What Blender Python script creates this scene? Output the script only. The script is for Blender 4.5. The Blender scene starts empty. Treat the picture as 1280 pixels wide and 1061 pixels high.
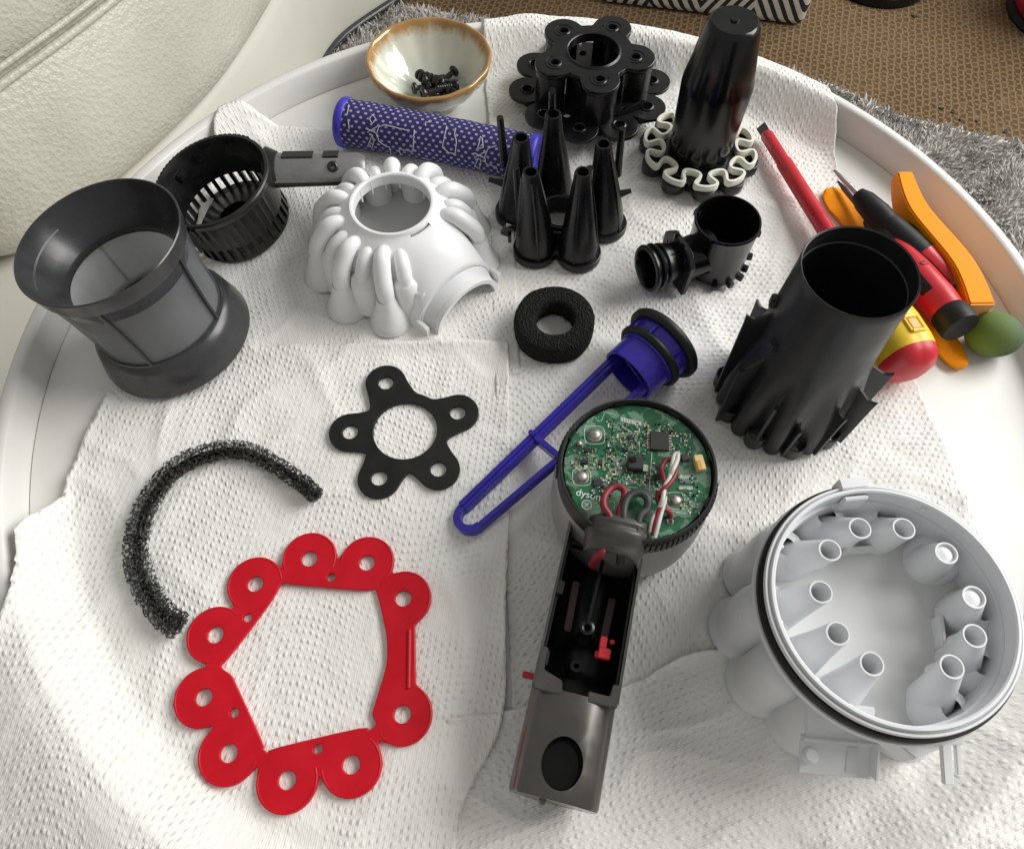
import bpy, bmesh, math, random
from mathutils import Vector, Matrix, noise
sc = bpy.context.scene
PI = math.pi
rad = math.radians

# ------------------------------------------------------------------ camera
# lengths below are in millimetres (mm -> m on build); z = 0 is the tray floor
CAM_H, CAM_T, CAM_F = 360.0, rad(28), 950.0          # height, tilt from straight down, focal length for a 1280 px wide frame
cam = bpy.data.cameras.new('camera'); camo = bpy.data.objects.new('camera', cam)
sc.collection.objects.link(camo)
camo.location = (0, 0, CAM_H * .001); camo.rotation_euler = (CAM_T, 0, 0)
cam.sensor_fit = 'HORIZONTAL'; cam.sensor_width = 36; cam.lens = CAM_F / 1280 * 36
cam.clip_start = .01; cam.clip_end = 50
sc.camera = camo

# ------------------------------------------------------------------ room light
w = bpy.data.worlds.new('World'); sc.world = w; w.use_nodes = True
bg = w.node_tree.nodes['Background']
bg.inputs[0].default_value = (1.0, .98, .93, 1); bg.inputs[1].default_value = .33
def area(name, loc, target, sx, sy, power, col):
    l = bpy.data.lights.new(name, 'AREA'); l.shape = 'RECTANGLE'; l.size = sx; l.size_y = sy
    l.energy = power; l.color = col
    o = bpy.data.objects.new(name, l); sc.collection.objects.link(o)
    o.location = loc
    o.rotation_euler = (Vector(target) - Vector(loc)).to_track_quat('-Z', 'Y').to_euler()
    return o
area('window_light', (1.75, .62, 1.25), (0, .22, 0), 1.1, 1.3, 42, (1, .99, .965))
area('window_light_second', (1.55, 1.60, 1.30), (0, .22, 0), .7, 1.15, 20, (.98, .99, 1))
sc.view_settings.view_transform = 'Standard'; sc.view_settings.look = 'None'
sc.view_settings.gamma = 1; sc.view_settings.exposure = .12
sc.render.engine = 'CYCLES'
sc.cycles.use_denoising = True
sc.cycles.max_bounces = 8; sc.cycles.transparent_max_bounces = 16
sc.cycles.caustics_reflective = False; sc.cycles.caustics_refractive = False

# ------------------------------------------------------------------ helpers
def W(px, py, z=0.0):
    """point at height z (mm) seen at a place of the 1280 px wide photograph"""
    x = (px - 640) / CAM_F; y = -(py - 530) / CAM_F
    s, c = math.sin(CAM_T), math.cos(CAM_T)
    dx, dy, dz = x, s + y * c, -c + y * s
    t = (CAM_H - z) / -dz
    return Vector((dx * t, dy * t, z))

class MB:
    def __init__(s): s.v = []; s.f = []; s.uv = None
    def add(s, vs, fs, M=None):
        n = len(s.v)
        for p in vs:
            p = Vector(p)
            s.v.append(M @ p if M else p)
        s.f += [tuple(i + n for i in f) for f in fs]
        return s
    def lathe(s, prof, n=40, M=None, rmod=None, closed=False, a0=0.0, a1=2 * PI):
        full = abs(a1 - a0 - 2 * PI) < 1e-6
        m = n if full else n + 1
        vs = []; fs = []
        for i in range(m):
            a = a0 + (a1 - a0) * i / n
            for (r, z) in prof:
                rr = rmod(a, r, z) if rmod else r
                vs.append((rr * math.cos(a), rr * math.sin(a), z))
        k = len(prof)
        for i in range(n):
            j = (i + 1) % m
            for q in range(k if closed else k - 1):
                q2 = (q + 1) % k
                fs.append((i * k + q, j * k + q, j * k + q2, i * k + q2))
        return s.add(vs, fs, M)
    def tube(s, pts, r, n=8, cap=True, cyclic=False, sect=None, up=None, M=None):
        pts = [Vector(p) for p in pts]; N = len(pts)
        if not isinstance(r, list): r = [r] * N
        sect = sect or [(math.cos(2 * PI * i / n), math.sin(2 * PI * i / n)) for i in range(n)]
        n = len(sect); vs = []; fs = []; nx = None
        for i, p in enumerate(pts):
            a = pts[(i - 1) % N] if (cyclic or i > 0) else p
            b = pts[(i + 1) % N] if (cyclic or i < N - 1) else p
            t = (b - a).normalized()
            if up is not None:
                nx = Vector(up).cross(t)
                nx = nx.normalized() if nx.length > 1e-6 else Vector((1, 0, 0))
            elif nx is None:
                nx = t.orthogonal().normalized()
            else:
                nx = (nx - t * nx.dot(t)).normalized()
            ny = t.cross(nx)
            rx, ry = r[i] if hasattr(r[i], '__len__') else (r[i], r[i])
            for (u, w_) in sect: vs.append(p + nx * u * rx + ny * w_ * ry)
        for i in range(N if cyclic else N - 1):
            j = (i + 1) % N
            for q in range(n):
                q2 = (q + 1) % n
                fs.append((i * n + q, i * n + q2, j * n + q2, j * n + q))
        if cap and not cyclic:
            fs.append(tuple(reversed(range(n)))); fs.append(tuple(range((N - 1) * n, N * n)))
        return s.add(vs, fs, M)
    def box(s, c, d, M=None, R=None):
        x, y, z = [q / 2 for q in d]; c = Vector(c)
        vs = [Vector((i, j, k)) for i in (-x, x) for j in (-y, y) for k in (-z, z)]
        vs = [(R @ p if R else p) + c for p in vs]
        return s.add(vs, [(0, 1, 3, 2), (4, 6, 7, 5), (0, 4, 5, 1), (2, 3, 7, 6), (0, 2, 6, 4), (1, 5, 7, 3)], M)
    def prism(s, poly, z0, z1, M=None):
        n = len(poly)
        vs = [(x, y, z0) for x, y in poly] + [(x, y, z1) for x, y in poly]
        fs = [tuple(reversed(range(n))), tuple(range(n, 2 * n))] + [(i, (i + 1) % n, n + (i + 1) % n, n + i) for i in range(n)]
        return s.add(vs, fs, M)
    def loft(s, secs, cyclic_sect=True, cap=True, M=None):
        n = len(secs[0]); vs = [p for c in secs for p in c]; fs = []
        for i in range(len(secs) - 1):
            for q in range(n if cyclic_sect else n - 1):
                q2 = (q + 1) % n
                fs.append((i * n + q, i * n + q2, (i + 1) * n + q2, (i + 1) * n + q))
        if cap and cyclic_sect:
            fs.append(tuple(reversed(range(n)))); fs.append(tuple(range((len(secs) - 1) * n, len(secs) * n)))
        return s.add(vs, fs, M)
    def mesh(s, name='m', smooth=35, bevel=0, fix=True):
        me = bpy.data.meshes.new(name)
        me.from_pydata([p * .001 for p in s.v], [], s.f)
        if fix or bevel:
            bm = bmesh.new(); bm.from_mesh(me)
            bmesh.ops.remove_doubles(bm, verts=bm.verts, dist=1e-7)
            bmesh.ops.recalc_face_normals(bm, faces=bm.faces)
            if bevel:
                es = [e for e in bm.edges if len(e.link_faces) == 2 and e.calc_face_angle(0) > rad(38)]
                bmesh.ops.bevel(bm, geom=es, offset=bevel * .001, segments=2, affect='EDGES', clamp_overlap=True)
            bm.to_mesh(me); bm.free()
        shade(me, smooth)
        return me

def shade(me, ang=35):
    me.polygons.foreach_set('use_smooth', [True] * len(me.polygons))
    me.set_sharp_from_angle(angle=rad(ang)); me.update()

def obj(name, me, mat, parent=None, loc=None, **k):
    if isinstance(me, MB): me = me.mesh(name, **k)
    me.name = name
    o = bpy.data.objects.new(name, me); sc.collection.objects.link(o)
    if mat:
        me.materials.clear(); me.materials.append(mat)
    if parent: o.parent = parent
    if loc is not None: o.location = Vector(loc) * .001
    return o
def tag(o, label=None, cat=None, group=None, kind=None):
    for key, val in (('label', label), ('category', cat), ('group', group), ('kind', kind)):
        if val: o[key] = val
    return o
def thing(name, label, cat, loc=(0, 0, 0), rot=(0, 0, 0), group=None):
    o = bpy.data.objects.new(name, None); sc.collection.objects.link(o)
    o.empty_display_size = .01
    o.location = Vector(loc) * .001; o.rotation_euler = rot
    return tag(o, label, cat, group)

def bake(o):
    """mesh of an object with its modifiers / curve settings applied"""
    bpy.context.view_layer.update()
    dg = bpy.context.evaluated_depsgraph_get()
    me = bpy.data.meshes.new_from_object(o.evaluated_get(dg))
    return me
def plate(outer, holes=(), z0=0.0, z1=1.0, bevel=.25):
    """flat piece with holes: outline in mm -> mesh"""
    cu = bpy.data.curves.new('tmp', 'CURVE'); cu.dimensions = '2D'; cu.fill_mode = 'BOTH'
    cu.extrude = max((z1 - z0) / 2 - bevel, .02) * .001; cu.bevel_depth = bevel * .001; cu.offset = -bevel * .001; cu.bevel_resolution = 1
    for lp in [outer] + list(holes):
        sp = cu.splines.new('POLY'); sp.points.add(len(lp) - 1); sp.use_cyclic_u = True
        for i, p in enumerate(lp): sp.points[i].co = (p[0] * .001, p[1] * .001, 0, 1)
    o = bpy.data.objects.new('tmp', cu); sc.collection.objects.link(o)
    me = bake(o); bpy.data.objects.remove(o); bpy.data.curves.remove(cu)
    for v in me.vertices: v.co.z += (z0 + z1) / 2 * .001
    shade(me, 40)
    return me
def text_mesh(body, size, thick=.1, font_shear=0):
    cu = bpy.data.curves.new('tmp', 'FONT'); cu.body = body; cu.size = size * .001; cu.extrude = thick * .001
    cu.align_x = 'CENTER'; cu.align_y = 'CENTER'; cu.shear = font_shear
    o = bpy.data.objects.new('tmp', cu); sc.collection.objects.link(o)
    me = bake(o); bpy.data.objects.remove(o); bpy.data.curves.remove(cu)
    return me
def cut(o, cutter_mb):
    """boolean difference, applied"""
    c = obj('cutter', cutter_mb, None); c.parent = o.parent
    md = o.modifiers.new('b', 'BOOLEAN'); md.object = c; md.solver = 'EXACT'
    me = bake(o); o.modifiers.clear(); mats = list(o.data.materials)
    o.data = me; me.materials.clear()
    for m in mats: me.materials.append(m)
    bpy.data.objects.remove(c); shade(me, 35)
    return o
def circ(x, y, r, n=24): return [(x + r * math.cos(2 * PI * i / n), y + r * math.sin(2 * PI * i / n)) for i in range(n)]
def T(x=0, y=0, z=0): return Matrix.Translation((x, y, z))
def Rz(a): return Matrix.Rotation(a, 4, 'Z')
def along(p, d):
    """matrix taking +z to direction d at p"""
    return Matrix.Translation(Vector(p)) @ Vector(d).to_track_quat('Z', 'Y').to_matrix().to_4x4()
def lobes(cs, hub, n=360, smooth=2, c=(0, 0), poly=None):
    """polar outline round c: union of circles (x, y, r), a hub radius and chords of poly"""
    out = []
    for i in range(n):
        a = 2 * PI * i / n; dx, dy = math.cos(a), math.sin(a); R = hub
        for (x, y, r) in cs:
            x -= c[0]; y -= c[1]
            b = x * dx + y * dy; q = r * r - (x * x + y * y - b * b)
            if q > 0 and b > 0: R = max(R, b + math.sqrt(q))
        if poly:
            for k in range(len(poly)):
                p = Vector(poly[k]) - Vector(c); e = Vector(poly[(k + 1) % len(poly)]) - Vector(c) - p
                den = dx * e.y - dy * e.x
                if abs(den) > 1e-9:
                    t = (p.x * e.y - p.y * e.x) / den; u = (p.x * dy - p.y * dx) / den
                    if t > 0 and 0 <= u <= 1: R = max(R, t)
        out.append(R)
    for _ in range(smooth): out = [(out[i - 1] + 2 * out[i] + out[(i + 1) % n]) / 4 for i in range(n)]
    return [(c[0] + r * math.cos(2 * PI * i / n), c[1] + r * math.sin(2 * PI * i / n)) for i, r in enumerate(out)]
def spline(pts, n=8, cyclic=False):
    pts = [Vector(p) for p in pts]; N = len(pts); out = []
    for i in range(N if cyclic else N - 1):
        g = lambda k: pts[k % N] if cyclic else pts[max(0, min(N - 1, k))]
        p0, p1, p2, p3 = g(i - 1), g(i), g(i + 1), g(i + 2)
        for j in range(n):
            t = j / n
            out.append(.5 * ((2 * p1) + (p2 - p0) * t + (2 * p0 - 5 * p1 + 4 * p2 - p3) * t * t + (3 * p1 - p0 - 3 * p2 + p3) * t ** 3))
    if not cyclic: out.append(pts[-1])
    return out

# ------------------------------------------------------------------ materials
class NT:
    def __init__(s, name):
        s.m = bpy.data.materials.new(name); s.m.use_nodes = True
        s.t = s.m.node_tree; s.b = s.t.nodes['Principled BSDF']; s.out = s.t.nodes['Material Output']
    def n(s, kind, ins=None, **props):
        nd = s.t.nodes.new(kind)
        for k, v in props.items(): setattr(nd, k, v)
        for k, v in (ins or {}).items(): s.put(nd.inputs[k], v)
        return nd
    def put(s, sock, v):
        if isinstance(v, bpy.types.NodeSocket): s.t.links.new(v, sock)
        elif hasattr(v, '__len__') and len(v) == 3 and sock.type == 'RGBA': sock.default_value = (*v, 1)
        else: sock.default_value = v
    def P(s, **k):
        for key, v in k.items(): s.put(s.b.inputs[key.replace('_', ' ')], v)
    def coord(s, kind='Object'): return s.n('ShaderNodeTexCoord').outputs[kind]
    def math(s, op, a, b=None, c=None):
        nd = s.n('ShaderNodeMath', operation=op); s.put(nd.inputs[0], a)
        if b is not None: s.put(nd.inputs[1], b)
        if c is not None: s.put(nd.inputs[2], c)
        return nd.outputs[0]
    def noise(s, vec, scale, detail=3, rough=.55): return s.n('ShaderNodeTexNoise', {'Vector': vec, 'Scale': scale, 'Detail': detail, 'Roughness': rough}).outputs['Fac']
    def rng(s, v, a, b, c, d): return s.n('ShaderNodeMapRange', {0: v, 1: a, 2: b, 3: c, 4: d}).outputs[0]
    def mix(s, f, a, b):
        nd = s.n('ShaderNodeMix', data_type='RGBA'); s.put(nd.inputs[0], f); s.put(nd.inputs[6], a); s.put(nd.inputs[7], b)
        return nd.outputs[2]
    def bump(s, h, strength=.3, dist=.001, normal=None):
        nd = s.n('ShaderNodeBump', {'Height': h, 'Strength': strength, 'Distance': dist})
        if normal is not None: s.put(nd.inputs['Normal'], normal)
        return nd.outputs[0]

def plastic(name, col, rough=.35, var=.25, dust=.0, dustcol=(.35, .33, .3), spec=.5, bump=.06, scale=60, metal=0.0, coat=0.0, sss=0.0, trans=0.0):
    k = NT(name); c = k.coord()
    n1 = k.noise(c, scale, 5); n2 = k.noise(c, scale * 9, 3)
    lo = tuple(q * (1 - var) for q in col); hi = tuple(min(1, q * (1 + var)) for q in col)
    colr = k.mix(k.rng(n1, .3, .7, 0, 1), lo, hi)
    if dust:
        sp = k.n('ShaderNodeTexVoronoi', {'Vector': c, 'Scale': 700.0}).outputs['Distance']
        spk = k.math('MULTIPLY', k.rng(sp, .04, .16, 1, 0), k.rng(k.noise(c, 45, 2), .5, .62, 0, 1))
        film = k.rng(k.noise(c, 28, 6, .7), .45, .75, 0, .5)
        colr = k.mix(k.math('MULTIPLY', k.math('MAXIMUM', spk, film), dust), colr, dustcol)
    k.P(Base_Color=colr, Metallic=metal, Specular_IOR_Level=spec, Roughness=k.rng(n1, .3, .7, max(.04, rough - .08), rough + .1))
    if coat: k.P(Coat_Weight=coat, Coat_Roughness=.08)
    if sss: k.P(Subsurface_Weight=sss, Subsurface_Radius=(.004, .004, .004), Subsurface_Scale=1.0)
    if trans: k.P(Transmission_Weight=trans)
    if bump: k.P(Normal=k.bump(k.math('ADD', n1, k.math('MULTIPLY', n2, .35)), bump, .0006))
    return k.m

M = {}
M['tray'] = plastic('tray white paint', (.76, .755, .72), .32, .04, .25, (.5, .46, .38), bump=.03, scale=14)
M['black'] = plastic('black plastic', (.0065, .0065, .007), .27, .3, .02, spec=.4, bump=.05, scale=70)
M['black_gloss'] = plastic('glossy black plastic', (.004, .004, .0045), .2, .35, .02, spec=.4, bump=.03, scale=40)
M['black_matte'] = plastic('charcoal plastic', (.017, .017, .0175), .38, .3, .04, spec=.45, bump=.05, scale=50)
M['rubber'] = plastic('black rubber', (.007, .007, .007), .5, .2, .04, spec=.35, bump=.05, scale=90)
M['grey_smoke'] = plastic('smoke grey plastic', (.031, .032, .034), .26, .22, .08, bump=.05, scale=40)
M['dark_ring'] = plastic('dirty black plastic', (.009, .009, .009), .3, .4, .12, (.2, .2, .19), bump=.12, scale=90)
M['grey_metal'] = plastic('grey metallic plastic', (.135, .128, .12), .22, .08, .04, bump=.02, scale=50, metal=.85)
M['arm'] = plastic('silver grey plastic', (.26, .26, .265), .28, .12, .08, bump=.03, scale=60, metal=.6)
M['white'] = plastic('white plastic', (.82, .825, .83), .36, .02, .0, bump=.02, scale=40, sss=.05)
M['lgrey'] = plastic('light grey plastic', (.74, .752, .77), .33, .03, .12, (.4, .385, .35), bump=.02, scale=40)
M['lgrey_floor'] = plastic('grey plastic membrane', (.64, .65, .64), .42, .04, .10, (.36, .34, .3), bump=.03, scale=30)
M['red'] = plastic('red rubber', (.55, .003, .014), .38, .10, .07, (.45, .10, .10), spec=.3, bump=.10, scale=60)
M['red_hard'] = plastic('red plastic', (.56, .018, .03), .32, .1, .03, bump=.03)
M['dark_red'] = plastic('dark red plastic', (.025, .001, .002), .4, .2)
M['yellow'] = plastic('yellow plastic', (.82, .56, .03), .34, .06)
M['foam_grey'] = plastic('dark grey foam', (.03, .03, .029), .5, .3)
M['gold'] = plastic('gold print', (.62, .36, .05), .4, .1)
M['orange'] = plastic('orange plastic', (.95, .315, .0), .5, .05, .0, spec=.15, bump=.03)
M['blue'] = plastic('indigo blue plastic', (.036, .022, .36), .28, .12, .03, bump=.03)
M['blue_cap'] = plastic('bright blue soft plastic', (.045, .035, .42), .4, .1)
M['cream'] = plastic('cream rubber', (.76, .755, .66), .4, .05, .06, (.5, .45, .3), bump=.05)
M['amber_rubber'] = plastic('stained rubber', (.34, .29, .13), .5, .2, .2)
M['can'] = plastic('silver grey motor can', (.34, .34, .338), .42, .12, .12, bump=.05, scale=50, metal=.4)
M['steel'] = plastic('steel', (.5, .48, .45), .25, .12, metal=1.0)
M['dark_steel'] = plastic('dark steel', (.10, .095, .09), .3, .3, metal=1.0)
M['screw'] = plastic('blackened screw steel', (.035, .034, .033), .3, .4, metal=.6)
M['solder'] = plastic('solder', (.42, .40, .36), .48, .3, metal=1.0, scale=300, bump=.3)
M['chip'] = plastic('chip', (.018, .018, .018), .42, .2)
M['beige'] = plastic('beige connector', (.72, .55, .28), .45, .1)
M['wire_red'] = plastic('red wire', (.20, .008, .02), .5, .2, .1)
M['wire_white'] = plastic('white wire', (.6, .58, .54), .45, .06, .1)
M['wire_black'] = plastic('grey black wire', (.03, .034, .032), .5, .3, .15)
M['tape'] = plastic('black tape', (.055, .054, .048), .38, .3, .25, (.2, .19, .17), bump=.25, scale=110)
M['print_white'] = plastic('white print', (.75, .78, .74), .6, .05)
M['thread'] = plastic('pale stitching', (.5, .49, .53), .8, .1)
M['print_dark'] = plastic('dark print', (.1, .004, .008), .5, .05)
M['slate'] = plastic('slate grey mesh', (.042, .047, .053), .38, .35, .12, (.16, .16, .16), bump=.05, scale=26)
M['pale_grey'] = plastic('grey mesh painted lit', (.42, .43, .43), .6, .08, .1, bump=.03)  # lit copy of the mesh, brightness put into its colour; not used
M['pale_orange'] = plastic('pale orange plastic', (.9, .45, .16), .55, .1)

def towel_mat(name, ang, seed, wave=.010, wl=70.0, dotw=1.0, crepe=.5):
    k = NT(name); uv = k.coord('UV')
    mp = k.n('ShaderNodeMapping', {'Vector': uv, 'Location': (seed, seed * .7, 0), 'Rotation': (0, 0, ang)}).outputs[0]
    sx = k.n('ShaderNodeSeparateXYZ', {0: mp})
    # rows of embossed dots bend in slow arcs
    y2 = k.math('ADD', sx.outputs[1], k.math('MULTIPLY', k.math('SINE', k.math('MULTIPLY', sx.outputs[0], wl)), wave))
    y2 = k.math('ADD', y2, k.math('MULTIPLY', k.rng(k.noise(mp, 9, 1), 0, 1, -1, 1), .012))
    row = k.math('DIVIDE', y2, .0039)
    cell = k.math('DIVIDE', sx.outputs[0], .0031)
    vv = k.n('ShaderNodeCombineXYZ', {0: cell, 1: row, 2: 0.0}).outputs[0]
    vo = k.n('ShaderNodeTexVoronoi', {'Vector': vv, 'Scale': 1.0, 'Randomness': .26}).outputs['Distance']
    dots = k.rng(vo, .05, .38, 1, 0)
    nmask = k.rng(k.noise(mp, 20, 3), .36, .52, .22, 1)
    dots = k.math('MULTIPLY', dots, nmask)
    weave = k.n('ShaderNodeTexWave', {'Vector': mp, 'Scale': 320.0, 'Distortion': 1.5, 'Detail': 1.0}).outputs['Fac']
    fib = k.noise(mp, 650, 4, .65); soft = k.noise(mp, 60, 4, .6); rip = k.noise(mp, 160, 2, .5)
    h = k.math('ADD', k.math('MULTIPLY', dots, dotw * .95), k.math('ADD', k.math('MULTIPLY', weave, .10), k.math('ADD', k.math('MULTIPLY', fib, .16), k.math('ADD', k.math('MULTIPLY', soft, 1.9), k.math('MULTIPLY', k.math('ADD', rip, k.math('MULTIPLY', k.noise(k.n('ShaderNodeMapping', {'Vector': mp, 'Scale': (1, 1.25, 1)}).outputs[0], 230, 2), crepe)), crepe)))))
    col = k.mix(soft, (.80, .785, .745), (.86, .85, .815))
    k.P(Base_Color=col, Roughness=.95, Specular_IOR_Level=.15, Normal=k.bump(h, .85, .00072))
    return k.m
def leather():
    k = NT('cream leather'); c = k.coord()
    v1 = k.n('ShaderNodeTexVoronoi', {'Vector': c, 'Scale': 190.0, 'Randomness': 1.0}).outputs['Distance']
    v2 = k.n('ShaderNodeTexVoronoi', {'Vector': c, 'Scale': 420.0}).outputs['Distance']
    big = k.noise(c, 9, 4); fold = k.noise(c, 13, 5, .55)
    h = k.math('ADD', k.math('MULTIPLY', v1, .8), k.math('ADD', k.math('MULTIPLY', v2, .4), k.math('MULTIPLY', fold, 3.6)))
    spot = k.rng(k.noise(c, 70, 2), .68, .74, 0, .35)
    col = k.mix(k.rng(big, .3, .7, 0, 1), (.50, .485, .405), (.60, .585, .50))
    k.P(Base_Color=k.mix(spot, col, (.40, .36, .26)), Roughness=.38, Normal=k.bump(h, .65, .0015))
    return k.m
def sofa_base():
    k = NT('pale sofa base'); c = k.coord(); n1 = k.noise(c, 12, 5)
    k.P(Base_Color=k.mix(n1, (.56, .55, .475), (.64, .63, .56)), Roughness=.55, Normal=k.bump(k.noise(c, 160, 4), .2, .0006))
    return k.m
def woven():
    k = NT('brown woven mat'); c = k.coord(); sx = k.n('ShaderNodeSeparateXYZ', {0: k.n('ShaderNodeMapping', {'Vector': c, 'Rotation': (0, 0, rad(14))}).outputs[0]})
    x, y = sx.outputs[0], sx.outputs[1]
    # ribs run away from the camera; loops along each rib are staggered
    rx = k.math('DIVIDE', x, .0105)
    col_i = k.math('FLOOR', rx)
    ry = k.math('ADD', k.math('DIVIDE', y, .0125), k.math('MULTIPLY', col_i, .5))
    vv = k.n('ShaderNodeCombineXYZ', {0: rx, 1: ry, 2: 0.0}).outputs[0]
    vo = k.n('ShaderNodeTexVoronoi', {'Vector': vv, 'Scale': 1.0, 'Randomness': .35}, feature='DISTANCE_TO_EDGE').outputs['Distance']
    loop = k.rng(vo, .0, .28, 1, 0)
    fib = k.noise(c, 500, 3); big = k.noise(c, 5, 4, .6); mid = k.noise(c, 24, 4, .6)
    base = k.mix(k.rng(big, .35, .65, 0, 1), (.085, .05, .022), (.135, .085, .042))
    base = k.mix(k.rng(mid, .3, .7, 0, .5), base, (.09, .056, .028))
    col = k.mix(k.math('MULTIPLY', loop, .75), base, (.29, .2, .115))
    hole = k.rng(k.noise(c, 38, 1), .70, .735, 0, .0)
    k.P(Base_Color=k.mix(k.rng(fib, .3, .8, 0, .35), col, (.06, .04, .02)), Roughness=.9, Specular_IOR_Level=.15,
        Normal=k.bump(k.math('ADD', loop, k.math('MULTIPLY', fib, .5)), .8, .002))
    return k.m
def shag():
    k = NT('grey shag pile'); g = k.n('ShaderNodeNewGeometry'); c = k.coord()
    r = g.outputs['Random Per Island']
    col = k.mix(r, (.46, .445, .42), (.68, .66, .63))
    col = k.mix(k.rng(k.noise(c, 30, 3), .42, .65, 0, .4), col, (.2, .19, .175))
    k.P(Base_Color=col, Roughness=.85, Specular_IOR_Level=.2)
    return k.m
def glaze():
    k = NT('celadon glaze with brown rim'); c = k.coord(); sx = k.n('ShaderNodeSeparateXYZ', {0: c})
    z = sx.outputs[2]
    st = k.n('ShaderNodeMapping', {'Vector': c, 'Scale': (1, 1, .12)}).outputs[0]
    z = k.math('ADD', z, k.math('MULTIPLY', k.rng(k.noise(st, 190, 4, .6), 0, 1, -1, 1), .0055))
    n2 = k.noise(c, 60, 5)
    body = k.mix(n2, (.56, .57, .47), (.68, .68, .58))
    pool = k.rng(z, .004, .016, 1, 0)
    body = k.mix(k.math('MULTIPLY', pool, .7), body, (.50, .57, .49))
    rim = k.mix(k.noise(c, 90, 4), (.24, .11, .022), (.52, .31, .11))
    f = k.rng(z, .0235, .0290, 0, 1)
    k.P(Base_Color=k.mix(f, body, rim), Roughness=.12, Coat_Weight=.6, Coat_Roughness=.04, Normal=k.bump(n2, .08, .001))
    return k.m
def net():
    k = NT('indigo net over white filter'); uv = k.coord('UV'); sx = k.n('ShaderNodeSeparateXYZ', {0: uv})
    u = k.math('DIVIDE', sx.outputs[0], .0048); v = k.math('DIVIDE', sx.outputs[1], .0036)
    d = None
    for off in (0.0, .5):
        fu = k.math('SUBTRACT', k.math('FRACT', k.math('ADD', u, off)), .5)
        fv = k.math('SUBTRACT', k.math('FRACT', k.math('ADD', k.math('MULTIPLY', v, .577), off)), .5)
        q = k.math('SQRT', k.math('ADD', k.math('MULTIPLY', fu, fu), k.math('MULTIPLY', k.math('MULTIPLY', fv, fv), 2.4)))
        d = q if d is None else k.math('MINIMUM', d, q)
    dot = k.rng(d, .17, .25, 1, 0)
    n1 = k.noise(k.coord(), 120, 3)
    blue = k.mix(n1, (.014, .010, .085), (.030, .022, .15))
    k.P(Base_Color=k.mix(dot, blue, k.mix(n1, (.26, .24, .34), (.46, .44, .54))), Roughness=.75, Normal=k.bump(k.math('SUBTRACT', 1.0, dot), .7, .0006))
    return k.m
def foam_mat():
    k = NT('black foam'); c = k.coord()
    v = k.n('ShaderNodeTexVoronoi', {'Vector': c, 'Scale': 900.0}).outputs['Distance']
    sp = k.rng(k.noise(c, 1400, 2), .62, .72, 0, 1)
    col = k.mix(v, (.004, .004, .004), (.022, .022, .021))
    k.P(Base_Color=k.mix(k.math('MULTIPLY', sp, .5), col, (.12, .12, .115)), Roughness=.9, Specular_IOR_Level=.2, Normal=k.bump(v, 1.0, .0022))
    return k.m
def pcb_mat():
    k = NT('green circuit board'); c = k.coord()
    br = k.n('ShaderNodeTexBrick', {'Vector': k.n('ShaderNodeMapping', {'Vector': c, 'Rotation': (0, 0, .12), 'Scale': (420, 420, 420)}).outputs[0], 'Scale': 1.0, 'Mortar Size': .035, 'Color1': (0, 0, 0), 'Color2': (0, 0, 0), 'Mortar': (1, 1, 1)}).outputs[0]
    via = k.n('ShaderNodeTexVoronoi', {'Vector': c, 'Scale': 620.0, 'Randomness': .9}).outputs['Distance']
    msk = k.rng(k.noise(c, 85, 3), .48, .56, 0, 1)
    dots = k.math('MULTIPLY', k.rng(via, .16, .24, 1, 0), msk)
    tr = k.math('MULTIPLY', k.n('ShaderNodeRGBToBW', {0: br}).outputs[0], k.rng(k.noise(c, 130, 2), .5, .55, 0, .8))
    base = k.mix(k.rng(k.noise(c, 150, 2), .45, .55, 0, 1), (.005, .075, .030), (.011, .13, .052))
    col = k.mix(k.math('MAXIMUM', dots, tr), base, (.42, .55, .44))
    k.P(Base_Color=col, Roughness=.3, Coat_Weight=.3, Normal=k.bump(dots, .2, .0003))
    return k.m
def screen_mat(name, lo, hi, trl, open_):
    """fine steel mesh: part open, part wire that lets light bleed through"""
    k = NT(name); c = k.coord()
    n1 = k.noise(k.n('ShaderNodeMapping', {'Vector': c, 'Scale': (1, 1, .35)}).outputs[0], 45, 4)
    k.P(Base_Color=k.mix(k.rng(n1, .35, .65, 0, 1), lo, hi), Roughness=.4)
    tr = k.n('ShaderNodeBsdfTransparent'); tl = k.n('ShaderNodeBsdfTranslucent', {'Color': (.8, .81, .82)})
    m1 = k.n('ShaderNodeMixShader', {0: trl, 1: k.b.outputs[0], 2: tl.outputs[0]})
    m2 = k.n('ShaderNodeMixShader', {0: open_, 1: m1.outputs[0], 2: tr.outputs[0]})
    k.t.links.new(m2.outputs[0], k.out.inputs[0])
    return k.m
def chevron():
    k = NT('black and white chevron cloth'); uv = k.coord('UV'); sx = k.n('ShaderNodeSeparateXYZ', {0: uv})
    x, y = sx.outputs[0], sx.outputs[1]
    blk = k.math('FLOOR', k.math('DIVIDE', x, .075))
    fx = k.math('SUBTRACT', k.math('FRACT', k.math('DIVIDE', x, .075)), .5)
    odd = k.math('SUBTRACT', k.math('MULTIPLY', k.math('MODULO', k.math('ABSOLUTE', blk), 2.0), 2.0), 1.0)
    s = k.math('ADD', y, k.math('MULTIPLY', k.math('MULTIPLY', fx, odd), .13))
    st = k.math('GREATER_THAN', k.math('FRACT', k.math('DIVIDE', s, .026)), .47)
    n1 = k.noise(k.coord(), 300, 3)
    k.P(Base_Color=k.mix(st, k.mix(n1, (.012, .011, .010), (.03, .028, .026)), k.mix(n1, (.55, .53, .48), (.68, .66, .6))), Roughness=.85, Normal=k.bump(n1, .3, .001))
    return k.m
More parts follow.
